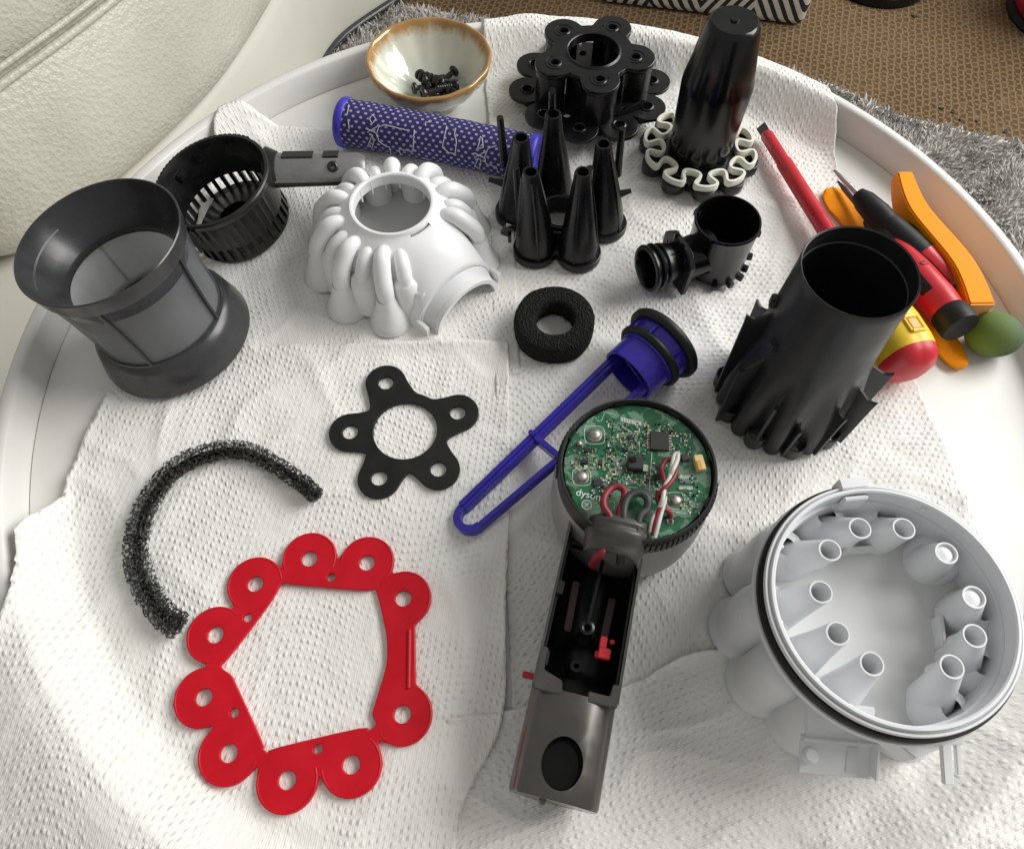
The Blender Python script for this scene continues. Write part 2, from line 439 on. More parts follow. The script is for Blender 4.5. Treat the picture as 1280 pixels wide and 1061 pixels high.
def lime_mat():
    k = NT('green fruit skin'); c = k.coord(); sx = k.n('ShaderNodeSeparateXYZ', {0: c})
    n1 = k.noise(c, 160, 3); n2 = k.noise(c, 40, 3)
    f = k.math('ADD', k.rng(sx.outputs[0], -.012, .012, 0, 1), k.rng(n2, 0, 1, -.35, .35))
    col = k.mix(f, (.16, .23, .035), (.085, .13, .085))
    k.P(Base_Color=col, Roughness=.75, Specular_IOR_Level=.3, Normal=k.bump(n1, .4, .0006))
    return k.m
M['leather'] = leather(); M['sofa_base'] = sofa_base(); M['woven'] = woven(); M['shag'] = shag(); M['glaze'] = glaze(); M['net'] = net()
M['foam'] = foam_mat(); M['pcb'] = pcb_mat(); M['screen'] = screen_mat('slate mesh screen', (.03, .034, .04), (.055, .06, .068), .10, .42); M['screen_lit'] = screen_mat('mesh screen painted lit', (.5, .51, .51), (.66, .67, .67), .25, .12); M['chevron'] = chevron(); M['lime'] = lime_mat()  # second mesh is a pale copy with the light inside painted in

# ------------------------------------------------------------------ the setting: floor, rug, sofa
FLOOR = -420.0
fl = obj('floor', MB().add([(-3000, -1500, FLOOR), (3500, -1500, FLOOR), (3500, 3500, FLOOR), (-3000, 3500, FLOOR)], [(0, 1, 2, 3)]), M['woven'])
tag(fl, kind='structure')
# shaggy rug under the table: backing + tufts where it can be seen
RUG = [(-420, 1255), (-130, 1168), (300, 1062), (484, 990), (560, 925), (760, 852), (1000, 770), (900, 250), (700, -150), (-420, -150)]
rug = tag(obj('rug', MB().prism(RUG, FLOOR + 3, FLOOR + 9), M['shag']), 'shaggy pale grey rug on the woven floor under the tray', 'rug')
rnd = random.Random(4)
def inside(p, poly):
    c = False
    for i in range(len(poly)):
        a, b = poly[i - 1], poly[i]
        if (a[1] > p[1]) != (b[1] > p[1]) and p[0] < (b[0] - a[0]) * (p[1] - a[1]) / (b[1] - a[1]) + a[0]: c = not c
    return c
tf = MB()
for (x0, x1, y0, y1, cnt) in ((330, 900, 480, 1010, 24000), (-330, 60, 1000, 1255, 6500)):
    for _ in range(cnt):
        x, y = rnd.uniform(x0, x1), rnd.uniform(y0, y1)
        if not inside((x, y + 6), RUG): continue
        nz = noise.noise_vector(Vector((x * .02, y * .02, 3)))
        lean = Vector((nz.x, nz.y, 0)) * 13 + Vector((rnd.gauss(0, 4), rnd.gauss(0, 4), 0))
        hgt = rnd.uniform(8, 15); b = Vector((x, y, FLOOR + 8)); wd = rnd.uniform(.8, 1.7)
        a = rnd.uniform(0, PI); s = Vector((math.cos(a), math.sin(a), 0)) * wd; q = Vector((-s.y, s.x, 0)) * .6
        m = b + lean * .45 + Vector((0, 0, hgt * .7)); t = b + lean + Vector((0, 0, hgt))
        tf.add([b - s, b + s, b + q * 1.5, m - s * 1.2, m + s * 1.2, m + q * 2, t], [(0, 1, 4, 3), (1, 2, 5, 4), (2, 0, 3, 5), (3, 4, 6), (4, 5, 6), (5, 3, 6)])
tag(obj('pile', tf, M['shag'], rug, fix=False), kind='stuff')

# sofa: lower base, seat front with a piped seam
sofa = thing('sofa', 'cream leather sofa with piped seam at the upper left', 'sofa')
lip = [(-255, 1300), (-283, 1100), (-310, 945), (-346, 798), (-392, 696), (-443, 609), (-480, 552), (-508, 524), (-545, 520), (-620, 540), (-800, 600)]
lip = [Vector((p[0], p[1], 0)) for p in lip]; lip = spline(lip, 8)
def offs(path, i):
    a, b = path[max(i - 1, 0)], path[min(i + 1, len(path) - 1)]
    t = (b - a).normalized(); return Vector((-t.y, t.x, 0))          # points away from the sofa
secs = []
prof = [(-40, -247), (-14, -251), (1, -247), (9, -236), (12, -215), (10, -185), (4, -150), (-4, -118), (-10, -106), (-13, -100), (-12, -92), (-9, -86), (-8, -60), (-14, -20), (-30, 15), (-60, 40), (-120, 55), (-240, 60), (-520, 60)]
for i, p in enumerate(lip):
    o = offs(lip, i); row = []
    for (d, z) in prof:
        wv = noise.noise(Vector((p.x * .012, p.y * .012, z * .02))) * (3.5 if -240 < z < 50 else 0)
        row.append(p + o * (d + wv) + Vector((0, 0, z)))
    secs.append(row)
obj('seat_cover', MB().loft(secs, cyclic_sect=False, cap=False), M['leather'], sofa, smooth=70)
obj('piping', MB().tube([p + offs(lip, i) * (-9) + Vector((0, 0, -103)) for i, p in enumerate(lip)], 4.2, 8), M['leather'], sofa, smooth=80)
obj('piping', MB().tube([p + offs(lip, i) * (-6) + Vector((0, 0, -89)) for i, p in enumerate(lip)], 3.0, 8), M['leather'], sofa, smooth=80)
bp = [(-140, 1300), (-178, 1208), (-277, 1077), (-318, 900), (-360, 770), (-415, 640), (-430, 520), (-420, 380), (-400, 200), (-390, -50)]
bp = spline([Vector((a, b, 0)) for a, b in bp], 8)
bsecs = []
for i, p in enumerate(bp):
    o = offs(bp, i)
    bsecs.append([p + o * d + Vector((0, 0, z)) for d, z in ((-10, FLOOR + 12), (2, FLOOR + 16), (4, FLOOR + 30), (3, -300), (0, -268), (-6, -258), (-20, -255), (-500, -255))])
obj('base_panel', MB().loft(bsecs, cyclic_sect=False, cap=False), M['sofa_base'], sofa, smooth=60)
obj('base_trim', MB().tube([p + offs(bp, i) * 6 + Vector((0, 0, FLOOR + 16)) for i, p in enumerate(bp)], 7, 8), M['grey_smoke'], sofa, smooth=80)
tag(obj('sofa_bolster', MB().lathe([(0, -60), (20, -58), (34, -40), (38, 0), (34, 40), (20, 58), (0, 60)], 24, T(-566, 486, -200)), M['leather'], smooth=80), 'rounded cream cushion end peeping in at the left edge', 'cushion')

# things on the floor behind
pouf = MB()
c0 = Vector((466, 1136, FLOOR)); ex = Vector((-1, .19, 0)).normalized(); ey = Vector((.3, 1, 0)).normalized()
def rbox(c, ux, uy, lx, ly, h, rr):
    prf = [(0, -rr), (rr * .3, -rr * .3), (rr, 0)]
    secs = []
    for z, ins in ((0, rr), (rr * .4, rr * .2), (rr, 0), (h - rr, 0), (h - rr * .4, rr * .2), (h, rr)):
        lp = []
        for (cx, cy, a0) in ((rr + ins, rr + ins, PI), (lx - rr - ins, rr + ins, 1.5 * PI), (lx - rr - ins, ly - rr - ins, 0), (rr + ins, ly - rr - ins, .5 * PI)):
            for q in range(5):
                a = a0 + q / 4 * PI / 2
                lp.append(c + ux * (cx + rr * math.cos(a)) + uy * (cy + rr * math.sin(a)) + Vector((0, 0, z)))
        secs.append(lp)
    return secs
pouf.loft(rbox(c0, ex, ey, 330, 330, 330, 12))
pm = pouf.mesh('pouf', smooth=50)
uvl = pm.uv_layers.new(name='UVMap')
for lp in pm.loops:
    co = pm.vertices[lp.vertex_index].co - c0 * .001
    uvl.data[lp.index].uv = (co.dot(ex) + co.dot(ey) * .9, co.z)
tag(obj('pouf', pm, M['chevron']), 'black and white chevron patterned cube pouf behind the tray', 'pouf')
base = thing('appliance_base', 'black rimmed round appliance base on the woven floor at the top', 'appliance', (617, 1268, FLOOR))
obj('rim', MB().lathe([(60, 0), (84, 0), (86, 6), (84, 16), (78, 20), (70, 18), (66, 10)], 48, closed=True), M['black_gloss'], base)
obj('dish', MB().lathe([(0, 14), (50, 14), (66, 17), (70, 19), (70, 12), (0, 8)], 48), M['lgrey'], base)
rp = thing('red_canister', 'dark red rounded canister cut off by the top right corner', 'canister', (905, 1168, FLOOR))
obj('body', MB().lathe([(0, 0), (70, 0), (88, 8), (96, 40), (98, 120), (92, 200), (70, 225), (0, 232)], 48), M['red_hard'], rp, smooth=60)
obj('base_ring', MB().lathe([(0, -.5), (97, -.5), (99, 4), (97, 12), (0, 12)], 48), M['rubber'], rp)
# crumbs of worn mat
for i, (px, py) in enumerate(((1177, 135), (1191, 139), (1200, 150), (1221, 151), (1257, 164), (1258, 174), (1143, 20))):
    q = W(px, py, FLOOR + 1); r = rnd.uniform(1.6, 3.6)
    b = MB().lathe([(0, 0), (r, .3), (r * .8, 1.6), (0, 2.4)], 9, T(q.x, q.y, FLOOR) @ Rz(i) @ Matrix.Diagonal((1.5, .8, 1, 1)), rmod=lambda a, rr, z: rr * (1 + .3 * math.sin(3 * a + i)))
    tag(obj('dark_crumb', b, M['rubber']), 'small dark crumb on the brown woven floor', 'crumb', 'dark crumbs on the woven floor')

# ------------------------------------------------------------------ tray
TC = Vector((18, 223, 0)); TRI, TRT, TRO, RIMH = 273.5, 278.0, 285.0, 19.0
tray = thing('tray_table', 'round white tray table with raised rim holding the parts', 'table', (TC.x, TC.y, 0))
obj('tray_floor', MB().lathe([(0, 0), (120, 0), (TRI + .6, 0), (TRI + .6, -8), (0, -8)], 160), M['tray'], tray)
rimp = [(TRI + 1.2, -9), (TRI + 1.2, .6), (TRI + 1.8, 3)] + [(TRT - 1.2 + .6 * q, RIMH - 1.6 + q * .8) for q in range(3)] + [(TRT + 2.5, RIMH + .3), (TRO - 2, RIMH + .2), (TRO - .5, RIMH - .8), (TRO, RIMH - 2.5), (TRO - 1, -12), (TRO - 4, -14)]
obj('rim', MB().lathe(rimp, 200, closed=True), M['tray'], tray, smooth=50)
for a in (45, 135, 225, 315):
    d = Vector((math.cos(rad(a)), math.sin(rad(a)), 0))
    obj('leg', MB().tube([d * 225 + Vector((0, 0, -8)), d * 235 + Vector((0, 0, FLOOR + 10))], 10, 12), M['tray'], tray)

# ------------------------------------------------------------------ paper towels
def wrinkle(x, y):
    p = Vector((x * .001, y * .001, 0))
    h = .6 * noise.noise(p * 24) + .4 * noise.noise(p * 60 + Vector((3, 1, 0))) + .35 * noise.noise(Vector((p.x * 45 + p.y * 30, p.y * 22 - p.x * 18, 7)))
    rd = 1 - abs(noise.noise(Vector((p.x * 16 + p.y * 9, p.y * 14 - p.x * 5, 2.2))))
    h += .9 * (max(0, rd - .80) / .20) ** 1.5
    rd = 1 - abs(noise.noise(Vector((p.x * 11 - p.y * 17, p.y * 9 + p.x * 12, 9.1))))
    h += .7 * (max(0, rd - .82) / .18) ** 2
    f = 1.5 - .95 * math.exp(-((x + 95) ** 2 + (y - 62) ** 2) / 85 ** 2) - .8 * math.exp(-((x + 56) ** 2 + (y - 185) ** 2) / 50 ** 2)
    f = min(f, 1.0) if (x > -40 and y > 150) else f
    return max(-.4, min(2.4, h * f))
def towel_z(x, y, layer, ramp=45.0):
    r = math.hypot(x - TC.x, y - TC.y)
    if y < 250: ramp = min(ramp, 25.0)
    t = max(0, min(1, (r - (TRI + 2 - ramp)) / ramp)); t = t * t * (2.2 - 1.2 * t)
    z = .5 + layer * .55 + (.5 + wrinkle(x, y) * (1 - .7 * t))
    z += t * (RIMH + .6)
    if r > TRO - 1: z -= (r - TRO + 1) ** 1.25 * (.10 if ramp > 15 and y < 150 else .6)
    return z
def towel(name, label, edges, layer, mat, nu, nv, ragged=(0, 0, 0, 0), ramp=45.0):
    """edges: far, right, near, left polylines of photo points (px, py[, z])"""
    def path(e, n):
        pts = [W(*p) for p in e]
        for p in pts: p.z = 0
        pts = spline(pts, 10); L = [0]
        for a, b in zip(pts, pts[1:]): L.append(L[-1] + (b - a).length)
        out = []; j = 0
        for i in range(n + 1):
            d = L[-1] * i / n
            while j < len(L) - 2 and L[j + 1] < d: j += 1
            out.append(pts[j].lerp(pts[j + 1], (d - L[j]) / max(1e-9, L[j + 1] - L[j])))
        return out
    far, right, near, left = path(edges[0], nu), path(edges[1], nv), path(edges[2], nu), path(edges[3], nv)
    for e, amt, sd in ((far, ragged[0], 1), (right, ragged[1], 7), (near, ragged[2], 13), (left, ragged[3], 19)):
        for i, p in enumerate(e[1:-1]):
            p += Vector((noise.noise(Vector((i * .35, sd, 0))), noise.noise(Vector((i * .35, sd + 50, 0))), 0)) * amt
    b = MB(); vs = []; fs = []
    for j in range(nv + 1):
        v = j / nv
        for i in range(nu + 1):
            u = i / nu
            p = far[i] * (1 - v) + near[i] * v + left[j] * (1 - u) + right[j] * u \
                - (far[0] * (1 - u) * (1 - v) + far[-1] * u * (1 - v) + near[0] * (1 - u) * v + near[-1] * u * v)
            ed = min(u if layer != 2 else 1, 1 - u if layer != 1 else 1, v, 1 - v if layer > 1 else 1)
            z = towel_z(p.x, p.y, layer, ramp)
            if ed < .03 and layer > 1: z += (1 - ed / .03) ** 1.5 * 1.1
            if ed < .06: z += (1 - ed / .06) ** 2 * max(0, noise.noise(Vector((p.x * .03, p.y * .03, 8 + layer)))) * 5.5
            vs.append((p.x, p.y, z))
    for j in range(nv):
        for i in range(nu):
            a = j * (nu + 1) + i; fs.append((a, a + nu + 1, a + nu + 2, a + 1))
    b.add(vs, fs); me = b.mesh(name, smooth=180, fix=False)
    uvl = me.uv_layers.new(name='UVMap')
    for lp in me.loops:
        co = me.vertices[lp.vertex_index].co; uvl.data[lp.index].uv = (co.x, co.y)
    o = obj(name, me, mat)
    md = o.modifiers.new('thick', 'SOLIDIFY'); md.thickness = .0004; md.offset = -1
    return tag(o, label, 'paper towel', 'paper towel sheets covering the tray')
towel('paper_towel', 'white embossed paper towel sheet draped over the far rim behind the black parts',
      [[(604, 23, 20), (660, 15, 20), (720, 6, 20), (820, 6, 20), (930, 22, 20), (985, 40, 20), (1012, 62, 20)],
       [(1012, 62, 20), (1030, 105, 19), (1036, 160, 4), (1046, 215), (1085, 330), (1140, 470), (1190, 580), (1232, 690), (1300, 900)],
       [(645, 960), (900, 930), (1300, 900)], [(604, 23, 20), (606, 90, 12), (611, 165), (618, 430), (645, 960)]],
      0, towel_mat('towel far', rad(35), .3, .012, 60), 150, 190, (.8, .8, 0, .6), 26.0)
towel('paper_towel', 'white paper towel sheet with its corner by the far left rim',
      [[(274, 138, 19), (310, 150, 6), (420, 166), (640, 205)], [(640, 205), (650, 470)], [(215, 480), (440, 480), (650, 470)], [(274, 138, 19), (268, 200, 6), (243, 300), (215, 480)]],
      1, towel_mat('towel left', rad(-20), 1.3), 110, 90, (.5, 0, 0, .5), 14.0)
towel('paper_towel', 'white paper towel sheet under the manifold at the near right',
      [[(560, 900), (700, 878), (790, 855), (880, 815), (1100, 800), (1290, 770), (1400, 760)], [(1400, 760), (1440, 1200)], [(500, 1200), (900, 1200), (1440, 1200)], [(560, 900), (540, 1010), (500, 1200)]],
      2, towel_mat('towel right', rad(70), 2.1, .006, 90, .8, .8), 150, 110, (.5, 0, 0, .3), 25.0)
towel('paper_towel', 'white paper towel sheet under the red gasket at the near left',
      [[(150, 470), (330, 438), (500, 433), (635, 431)], [(635, 431), (637, 600), (632, 760), (628, 900), (572, 1030), (585, 1200)],
       [(-260, 1200), (200, 1200), (585, 1200)], [(150, 470), (118, 535), (95, 585), (82, 630), (50, 672), (30, 708, 14), (2, 785, 20), (-90, 900, 20), (-260, 1200, 10)]],
      3, towel_mat('towel near', rad(8), 3.7, .007, 80), 160, 160, (.3, .4, 0, 1.6), 25.0)
ZT = 2.6      # resting height on the towels

# ------------------------------------------------------------------ flat gaskets
def px_poly(pts, c, z=0): return [((W(x, y, z) - c).x, (W(x, y, z) - c).y) for x, y in pts]
c = W(382, 840); c.z = 0
lob = px_poly([(390, 702), (461, 707), (506, 751), (505, 894), (442, 956), (363, 975), (291, 942), (260, 873), (274, 796), (323, 733)], c)
bar = px_poly([(520, 760), (522, 890), (440, 956), (363, 975), (291, 942), (260, 873), (274, 796), (323, 733), (390, 702), (461, 707)], c)
red = thing('lobed_gasket', 'flat red rubber gasket with ten holed lobes and a pentagonal opening', 'gasket', (c.x, c.y, ZT + .8))
hole = px_poly([(358, 731), (372, 734), (458, 741), (467, 739), (473, 744), (484, 790), (486, 815), (484, 838), (470, 884), (468, 896), (472, 906), (463, 914), (452, 911), (350, 935), (340, 941), (333, 936), (331, 926), (299, 856), (293, 845), (281, 835), (290, 824), (318, 788), (344, 752), (352, 738)], c)
hole = [(p.x, p.y) for p in spline([Vector((x, y, 0)) for x, y in hole], 3, True)]
out = lobes([(x, y, 13.2) for x, y in lob], 20, 420, 2, (0, 0), bar)
smallh = [circ(x, y, 2.0, 16) for x, y in px_poly([(417, 725), (314, 775), (298, 892), (401, 937)], c)]
obj('sheet', plate(out, [hole] + [circ(x, y, 3.75, 24) for x, y in lob] + smallh, 0, 2.4, .5), M['red'], red)
for x, y in lob:
    obj('raised_lip', MB().lathe([(11.9, 2.3), (12.2, 2.62), (12.5, 2.66), (12.8, 2.5), (12.95, 2.1)], 40, T(x, y, 0), a0=math.atan2(y, x) - 2.0, a1=math.atan2(y, x) + 2.0), M['red'], red)
p0, p1 = [Vector((x, y, 2.6)) for x, y in px_poly([(514, 790), (513, 862)], c)]
obj('ridge', MB().tube([p0, p1], (1.0, 1.0), 8), M['red'], red)

c = W(508, 543); c.z = 0
slob = px_poly([(484, 484), (573, 521), (549, 591), (476, 602), (440, 545)], c)
star = thing('star_gasket', 'flat black rubber gasket with five holed lobes round a large hole', 'gasket', (c.x, c.y, ZT + .7))
obj('sheet', plate(lobes([(x, y, 11.2) for x, y in slob] + [(x * .72, y * .72, 12.0) for x, y in slob] + [(x * .45, y * .45, 14.2) for x, y in slob], 23, 400, 9), [circ(0, 0, 16.8, 48)] + [circ(x, y, 4.1, 24) for x, y in slob], 0, 2.2, .35), M['rubber'], star)

# ------------------------------------------------------------------ foam pieces
path = [(226, 783), (203, 766), (182, 732), (171, 690), (179, 646), (201, 606), (231, 579), (275, 564), (314, 566), (352, 586), (382, 607), (396, 621)]
pts = spline([W(x, y, 7) for x, y in path], 10)
c = pts[55].copy(); c.z = 0
L = len(pts)
strip = MB(); P = []
r2 = random.Random(8)
for _ in range(9000):
    i = r2.uniform(0, L - 1.001); k = int(i); p = pts[k].lerp(pts[k + 1], i - k)
    t = (pts[k + 1] - pts[k]).normalized(); sd = Vector((-t.y, t.x, 0)); f = i / L
    hw = 6.9 - 2.3 * f; a = r2.uniform(0, 2 * PI); q = math.sqrt(r2.uniform(0.12, 1))
    hw *= 1 + .10 * noise.noise(Vector((i * .3, a, 0)))
    P.append(p + sd * (hw * q * math.cos(a)) + Vector((0, 0, 5.4 * q * math.sin(a) + 1.5)))
grid = {}
key = lambda p: (int(p.x // 1.9), int(p.y // 1.9), int(p.z // 1.9))
for i, p in enumerate(P): grid.setdefault(key(p), []).append(i)
for i, p in enumerate(P):
    k = key(p); cand = []
    for a in (-1, 0, 1):
        for b in (-1, 0, 1):
            for d in (-1, 0, 1):
                for j in grid.get((k[0] + a, k[1] + b, k[2] + d), ()):
                    if j > i: cand.append(((P[j] - p).length, j))
    cand.sort()
    for dist, j in cand[:2]:
        if dist < 1.9: strip.tube([p - c, P[j] - c], .17, 3, cap=False)
fs = thing('foam_strip', 'curved strip of dark open cell foam lying on the left towel', 'foam', c)
tag(obj('foam_cells', strip, M['foam_grey'], fs, fix=False), kind='stuff')
core = [pts[i] - c for i in range(2, L - 2, 3)]
obj('foam_core', MB().tube(core, [(2.4 - .8 * i / len(core), 2.0) for i in range(len(core))], 8), M['foam'], fs)

c = W(692, 418); c.z = 0
ring = thing('foam_ring', 'thick black foam ring on the towel in the middle', 'foam', (c.x, c.y, ZT))
b = MB().lathe([(12.0, 0), (20.8, 0), (22.2, 1.2), (22.6, 7), (22.2, 13), (20.9, 14.2), (12.0, 14.2), (11.0, 13), (10.8, 7), (11.0, 1.2)], 72, closed=True,
    rmod=lambda a, r, z: r * (1 + (.035 * noise.noise(Vector((math.cos(a) * 1.6, math.sin(a) * 1.6, r * .03)))) - (.06 if r < 12 and abs(((a - .9 + PI) % (2 * PI)) - PI) < .12 else 0)))
me = b.mesh('ring_body', smooth=60)
for v in me.vertices:
    v.co += Vector(noise.noise_vector(v.co * 900)) * .00028
obj('ring_body', me, M['foam'], ring)

# ------------------------------------------------------------------ bowl of screws
c = W(541, 122); c.z = 0
bowl = thing('bowl', 'small glazed celadon bowl with brown rim holding screws', 'bowl', (c.x, c.y, .4))
flute = lambda a, r, z: r * (1 + (.015 * math.sin(14 * a) * min(1, r / 25) * (1 if z < 30 else .4)) + .010 * math.sin(3 * a + .6) * (z / 36))
inner = [(0, 4.6), (8, 4.8), (14, 5.8), (20, 8.4), (26, 12.6), (31.5, 18), (35.8, 24.5), (38.4, 30.4)]
outer = [(39.5, 31.8), (40.8, 32.0), (41.6, 30.8), (40.8, 27.6), (37.8, 21.5), (33, 15), (27, 9.5), (21.5, 5.2), (20, 3.2), (19.6, 0), (17.2, 0), (16.8, 2.0), (0, 2.0)]
obj('glazed_body', MB().lathe(inner + outer, 128, rmod=flute), M['glaze'], bowl, smooth=80)
sp = Vector((c.x + 3.5, c.y - 3, 8))
r3 = random.Random(21)
def screw_mesh():
    b = MB().lathe([(0, 0), (.9, .4), (1.25, 1.2)] + [(1.25 + (.28 if i % 2 else 0), 1.2 + i * .55) for i in range(15)] + [(1.2, 9.6), (1.3, 10.2), (2.7, 10.4), (2.9, 11.4), (2.5, 12.2), (1.3, 12.4), (1.1, 11.6), (0, 11.5)], 12)
    return b.mesh('screw', smooth=30)
scm = screw_mesh(); scm.materials.append(M['screw'])
for i in range(18):
    o = bpy.data.objects.new('screw', scm); sc.collection.objects.link(o)
    a = r3.uniform(0, 2 * PI); rr = r3.uniform(0, 10.5); lay = i % 3
    x, y = sp.x + rr * math.cos(a) * 1.15, sp.y + rr * math.sin(a)
    dz = 8.6 + lay * 2.3 + max(0, (Vector((x, y, 0)) - c).length - 8) * .35
    th = r3.uniform(0, 2 * PI)
    if i < 4: th = rad(150) + i * .12; x, y, dz = sp.x - 2 + i * 3.6, sp.y + 3 - i * .8, 13 + i * .6
    d = Vector((math.cos(th), math.sin(th), r3.uniform(-.12, .22)))
    o.matrix_world = Matrix.Scale(.001, 4) @ along(Vector((x, y, dz)) - d * 6, d) @ Matrix.Scale(1350, 4)
    o['label'] = 'small black screw in the pile inside the glazed bowl'; o['category'] = 'screw'; o['group'] = 'black screws in the bowl'

# ------------------------------------------------------------------ blue net filter sleeve
A = W(427, 152, 17); B = W(671, 200, 16)
c = (A + B) / 2; c.z = 0
fil = thing('filter_sleeve', 'blue and white spotted net filter sleeve with bright blue ends', 'filter', c)
ax = B - A; Ln = ax.length; d = ax.normalized(); sd = Vector((0, 0, 1)).cross(d).normalized(); upv = d.cross(sd)
RF = 15.0
def fpt(u, th, r=RF):
    bend = math.sin(PI * u) * 3.0
    rr = r * (1 - .04 * math.sin(PI * u)) * (1 + .012 * math.sin(40 * u + 2 * th))
    p = A + ax * u + sd * (bend) + Vector((0, 0, -1.2 * math.sin(PI * u)))
    return p - c + (sd * math.cos(th) + upv * math.sin(th)) * rr
nu, nv = 60, 40
b = MB(); vs = []; fcs = []
for i in range(nu + 1):
    for j in range(nv + 1): vs.append(fpt(.025 + .95 * i / nu, 2 * PI * j / nv))
for i in range(nu):
    for j in range(nv):
        a0 = i * (nv + 1) + j; fcs.append((a0, a0 + 1, a0 + nv + 2, a0 + nv + 1))
b.add(vs, fcs); me = b.mesh('net_sleeve', smooth=180, fix=False)
uvl = me.uv_layers.new(name='UVMap')
for lp in me.loops:
    i, j = divmod(lp.vertex_index, nv + 1); uvl.data[lp.index].uv = (i / nu * Ln * .001 * .95, j / nv * 2 * PI * RF * .001)
obj('net_sleeve', me, M['net'], fil)
for u0, sgn, mt in ((0.0, 1, M['blue_cap']), (1.0, -1, M['blue_cap'])):
    Mx = along(A - c if sgn > 0 else B - c, d * sgn)
    obj('end_cap', MB().lathe([(0, 1.5), (9, 1.5), (10.5, 0), (14.2, -.4), (15.5, .8), (15.7, 3.0), (15.2, 4.8), (14.7, 5.4), (12, 5.4)], 48, Mx), mt, fil, smooth=50)
def on_sleeve(zx, zy):
    """where the sight line of a close look (5.69x from 415, 115) meets the sleeve"""
    o_ = Vector((0, 0, CAM_H)); r_ = (W(415 + zx / 5.69, 115 + zy / 5.69, 0) - o_).normalized()
    best = None
    for q in range(900):
        p = o_ + r_ * (400 + q * .3); u = (p - A).dot(d) / Ln
        bend = math.sin(PI * max(0, min(1, u))) * 3.0
        cx_ = A + ax * u + sd * bend + Vector((0, 0, -1.2 * math.sin(PI * max(0, min(1, u)))))
        if (p - cx_).length < RF * (1 - .04 * math.sin(PI * max(0, min(1, u)))) + .45: best = p; break
    return (best or p) - c
def stitch(zs, name='stitched_line', r=.30):
    fine = []
    for (x0, y0), (x1, y1) in zip(zs, zs[1:]):
        n_ = max(3, int(math.hypot(x1 - x0, y1 - y0) / 14))
        for q in range(n_):
            k_ = len(fine)
            fine.append(on_sleeve(x0 + (x1 - x0) * q / n_ + 5 * noise.noise(Vector((k_ * .9, x0, 0))), y0 + (y1 - y0) * q / n_ + 5 * noise.noise(Vector((k_ * .9, y0, 3)))))
    obj(name, MB().tube(fine + [on_sleeve(*zs[-1])], r, 6), M['thread'], fil)
for zs in ([(120, 90), (105, 165)], [(115, 195), (120, 260)], [(315, 300), (330, 250), (370, 232), (430, 245), (490, 262), (550, 272)], [(585, 265), (575, 420), (475, 405), (490, 450)],
           [(315, 300), (335, 350), (375, 380), (410, 395), (420, 440)], [(815, 240), (785, 390), (830, 430), (875, 440), (885, 350), (870, 300), (880, 255)], [(665, 240), (665, 215), (710, 210)],
           [(1170, 380), (1110, 400), (1085, 460), (1095, 510), (1170, 530), (1175, 560)], [(640, 465), (690, 480)]):
    stitch(zs)
for zs in ([(290, 160), (265, 185), (285, 225), (310, 190), (290, 160)], [(285, 300), (262, 370), (285, 395), (297, 350), (285, 300)], [(250, 262), (320, 292)], [(322, 245), (250, 285)],
           [(1055, 315), (1038, 400), (1075, 395), (1070, 330), (1055, 315)], [(1040, 470), (1015, 530), (1050, 545), (1060, 480), (1040, 470)], [(1012, 432), (1090, 470)], [(1092, 425), (1012, 465)]):
    stitch(zs, 'stitched_knot')

# ------------------------------------------------------------------ black cyclone housing with petal flange
c = W(735, 128); c.z = 0
hs = thing('cyclone_housing', 'black cyclone housing with five bosses above a ring of holed petals', 'vacuum part', (c.x, c.y, ZT), (0, 0, rad(0)))
A5 = [rad(60 + 72 * i) for i in range(5)]
lb = [(27.5 * math.cos(a), 27.5 * math.sin(a)) for a in A5]
ZP = 37
obj('top_plate', plate(lobes([(x, y, 12.8) for x, y in lb] + [(x * .7, y * .7, 13) for x, y in lb], 26.5, 360, 5), [circ(0, 0, 16.6, 40)] + [circ(x, y, 3.0, 16) for x, y in lb], ZP - 4, ZP, .7), M['black'], hs)
obj('centre_lip', MB().lathe([(16.4, ZP - 5), (16.4, ZP + .7), (17.0, ZP + 1.1), (18.2, ZP + .2), (18.2, ZP - 5)], 48, closed=True), M['black'], hs)
for k, a in enumerate(A5):
    x, y = lb[k]
    obj('column', MB().lathe([(11.9, 11), (11.9, ZP - 3.9), (10.7, ZP - 3.9), (10.7, 11)], 28, T(x, y, 0), closed=True, a0=a - 1.75, a1=a + 1.75), M['black'], hs, smooth=40)
for a in (rad(240), rad(312)):
    obj('side_wall', MB().lathe([(23.5, 11), (22.8, ZP - 3.9), (21.6, ZP - 3.9), (22.3, 11)], 14, closed=True, a0=a - .32, a1=a + .32), M['black'], hs, smooth=40)
for x, y in lb:
    bs = obj('boss', MB().lathe([(2.6, 11), (2.6, ZP - .4), (3.0, ZP + .5), (4.0, ZP + .5), (4.8, ZP - .2), (4.6, 11)], 24, T(x, y, 0), closed=True), M['black'], hs)
    obj('screw_collar', MB().lathe([(5.4, ZP - .2), (5.8, ZP + .5), (6.4, ZP + .5), (6.8, ZP - .2)], 24, T(x, y, 0), a0=math.atan2(y, x) - 1.9, a1=math.atan2(y, x) + 1.9), M['black'], bs)
A10 = [rad(6 + 36 * i) for i in range(10)]
R10 = 42.5
pl = [(R10 * math.cos(a), R10 * math.sin(a)) for a in A10]
slots = [circ(33 * math.cos(a + rad(18)), 33 * math.sin(a + rad(18)), 2.6, 12) for a in A10[::2]]
obj('flange', plate(lobes([(x, y, 12.6) for x, y in pl], 37, 420, 1), [circ(0, 0, 19, 40)] + [circ(x, y, 3.2, 18) for x, y in pl] + slots, 9, 11.5, .4), M['black'], hs)
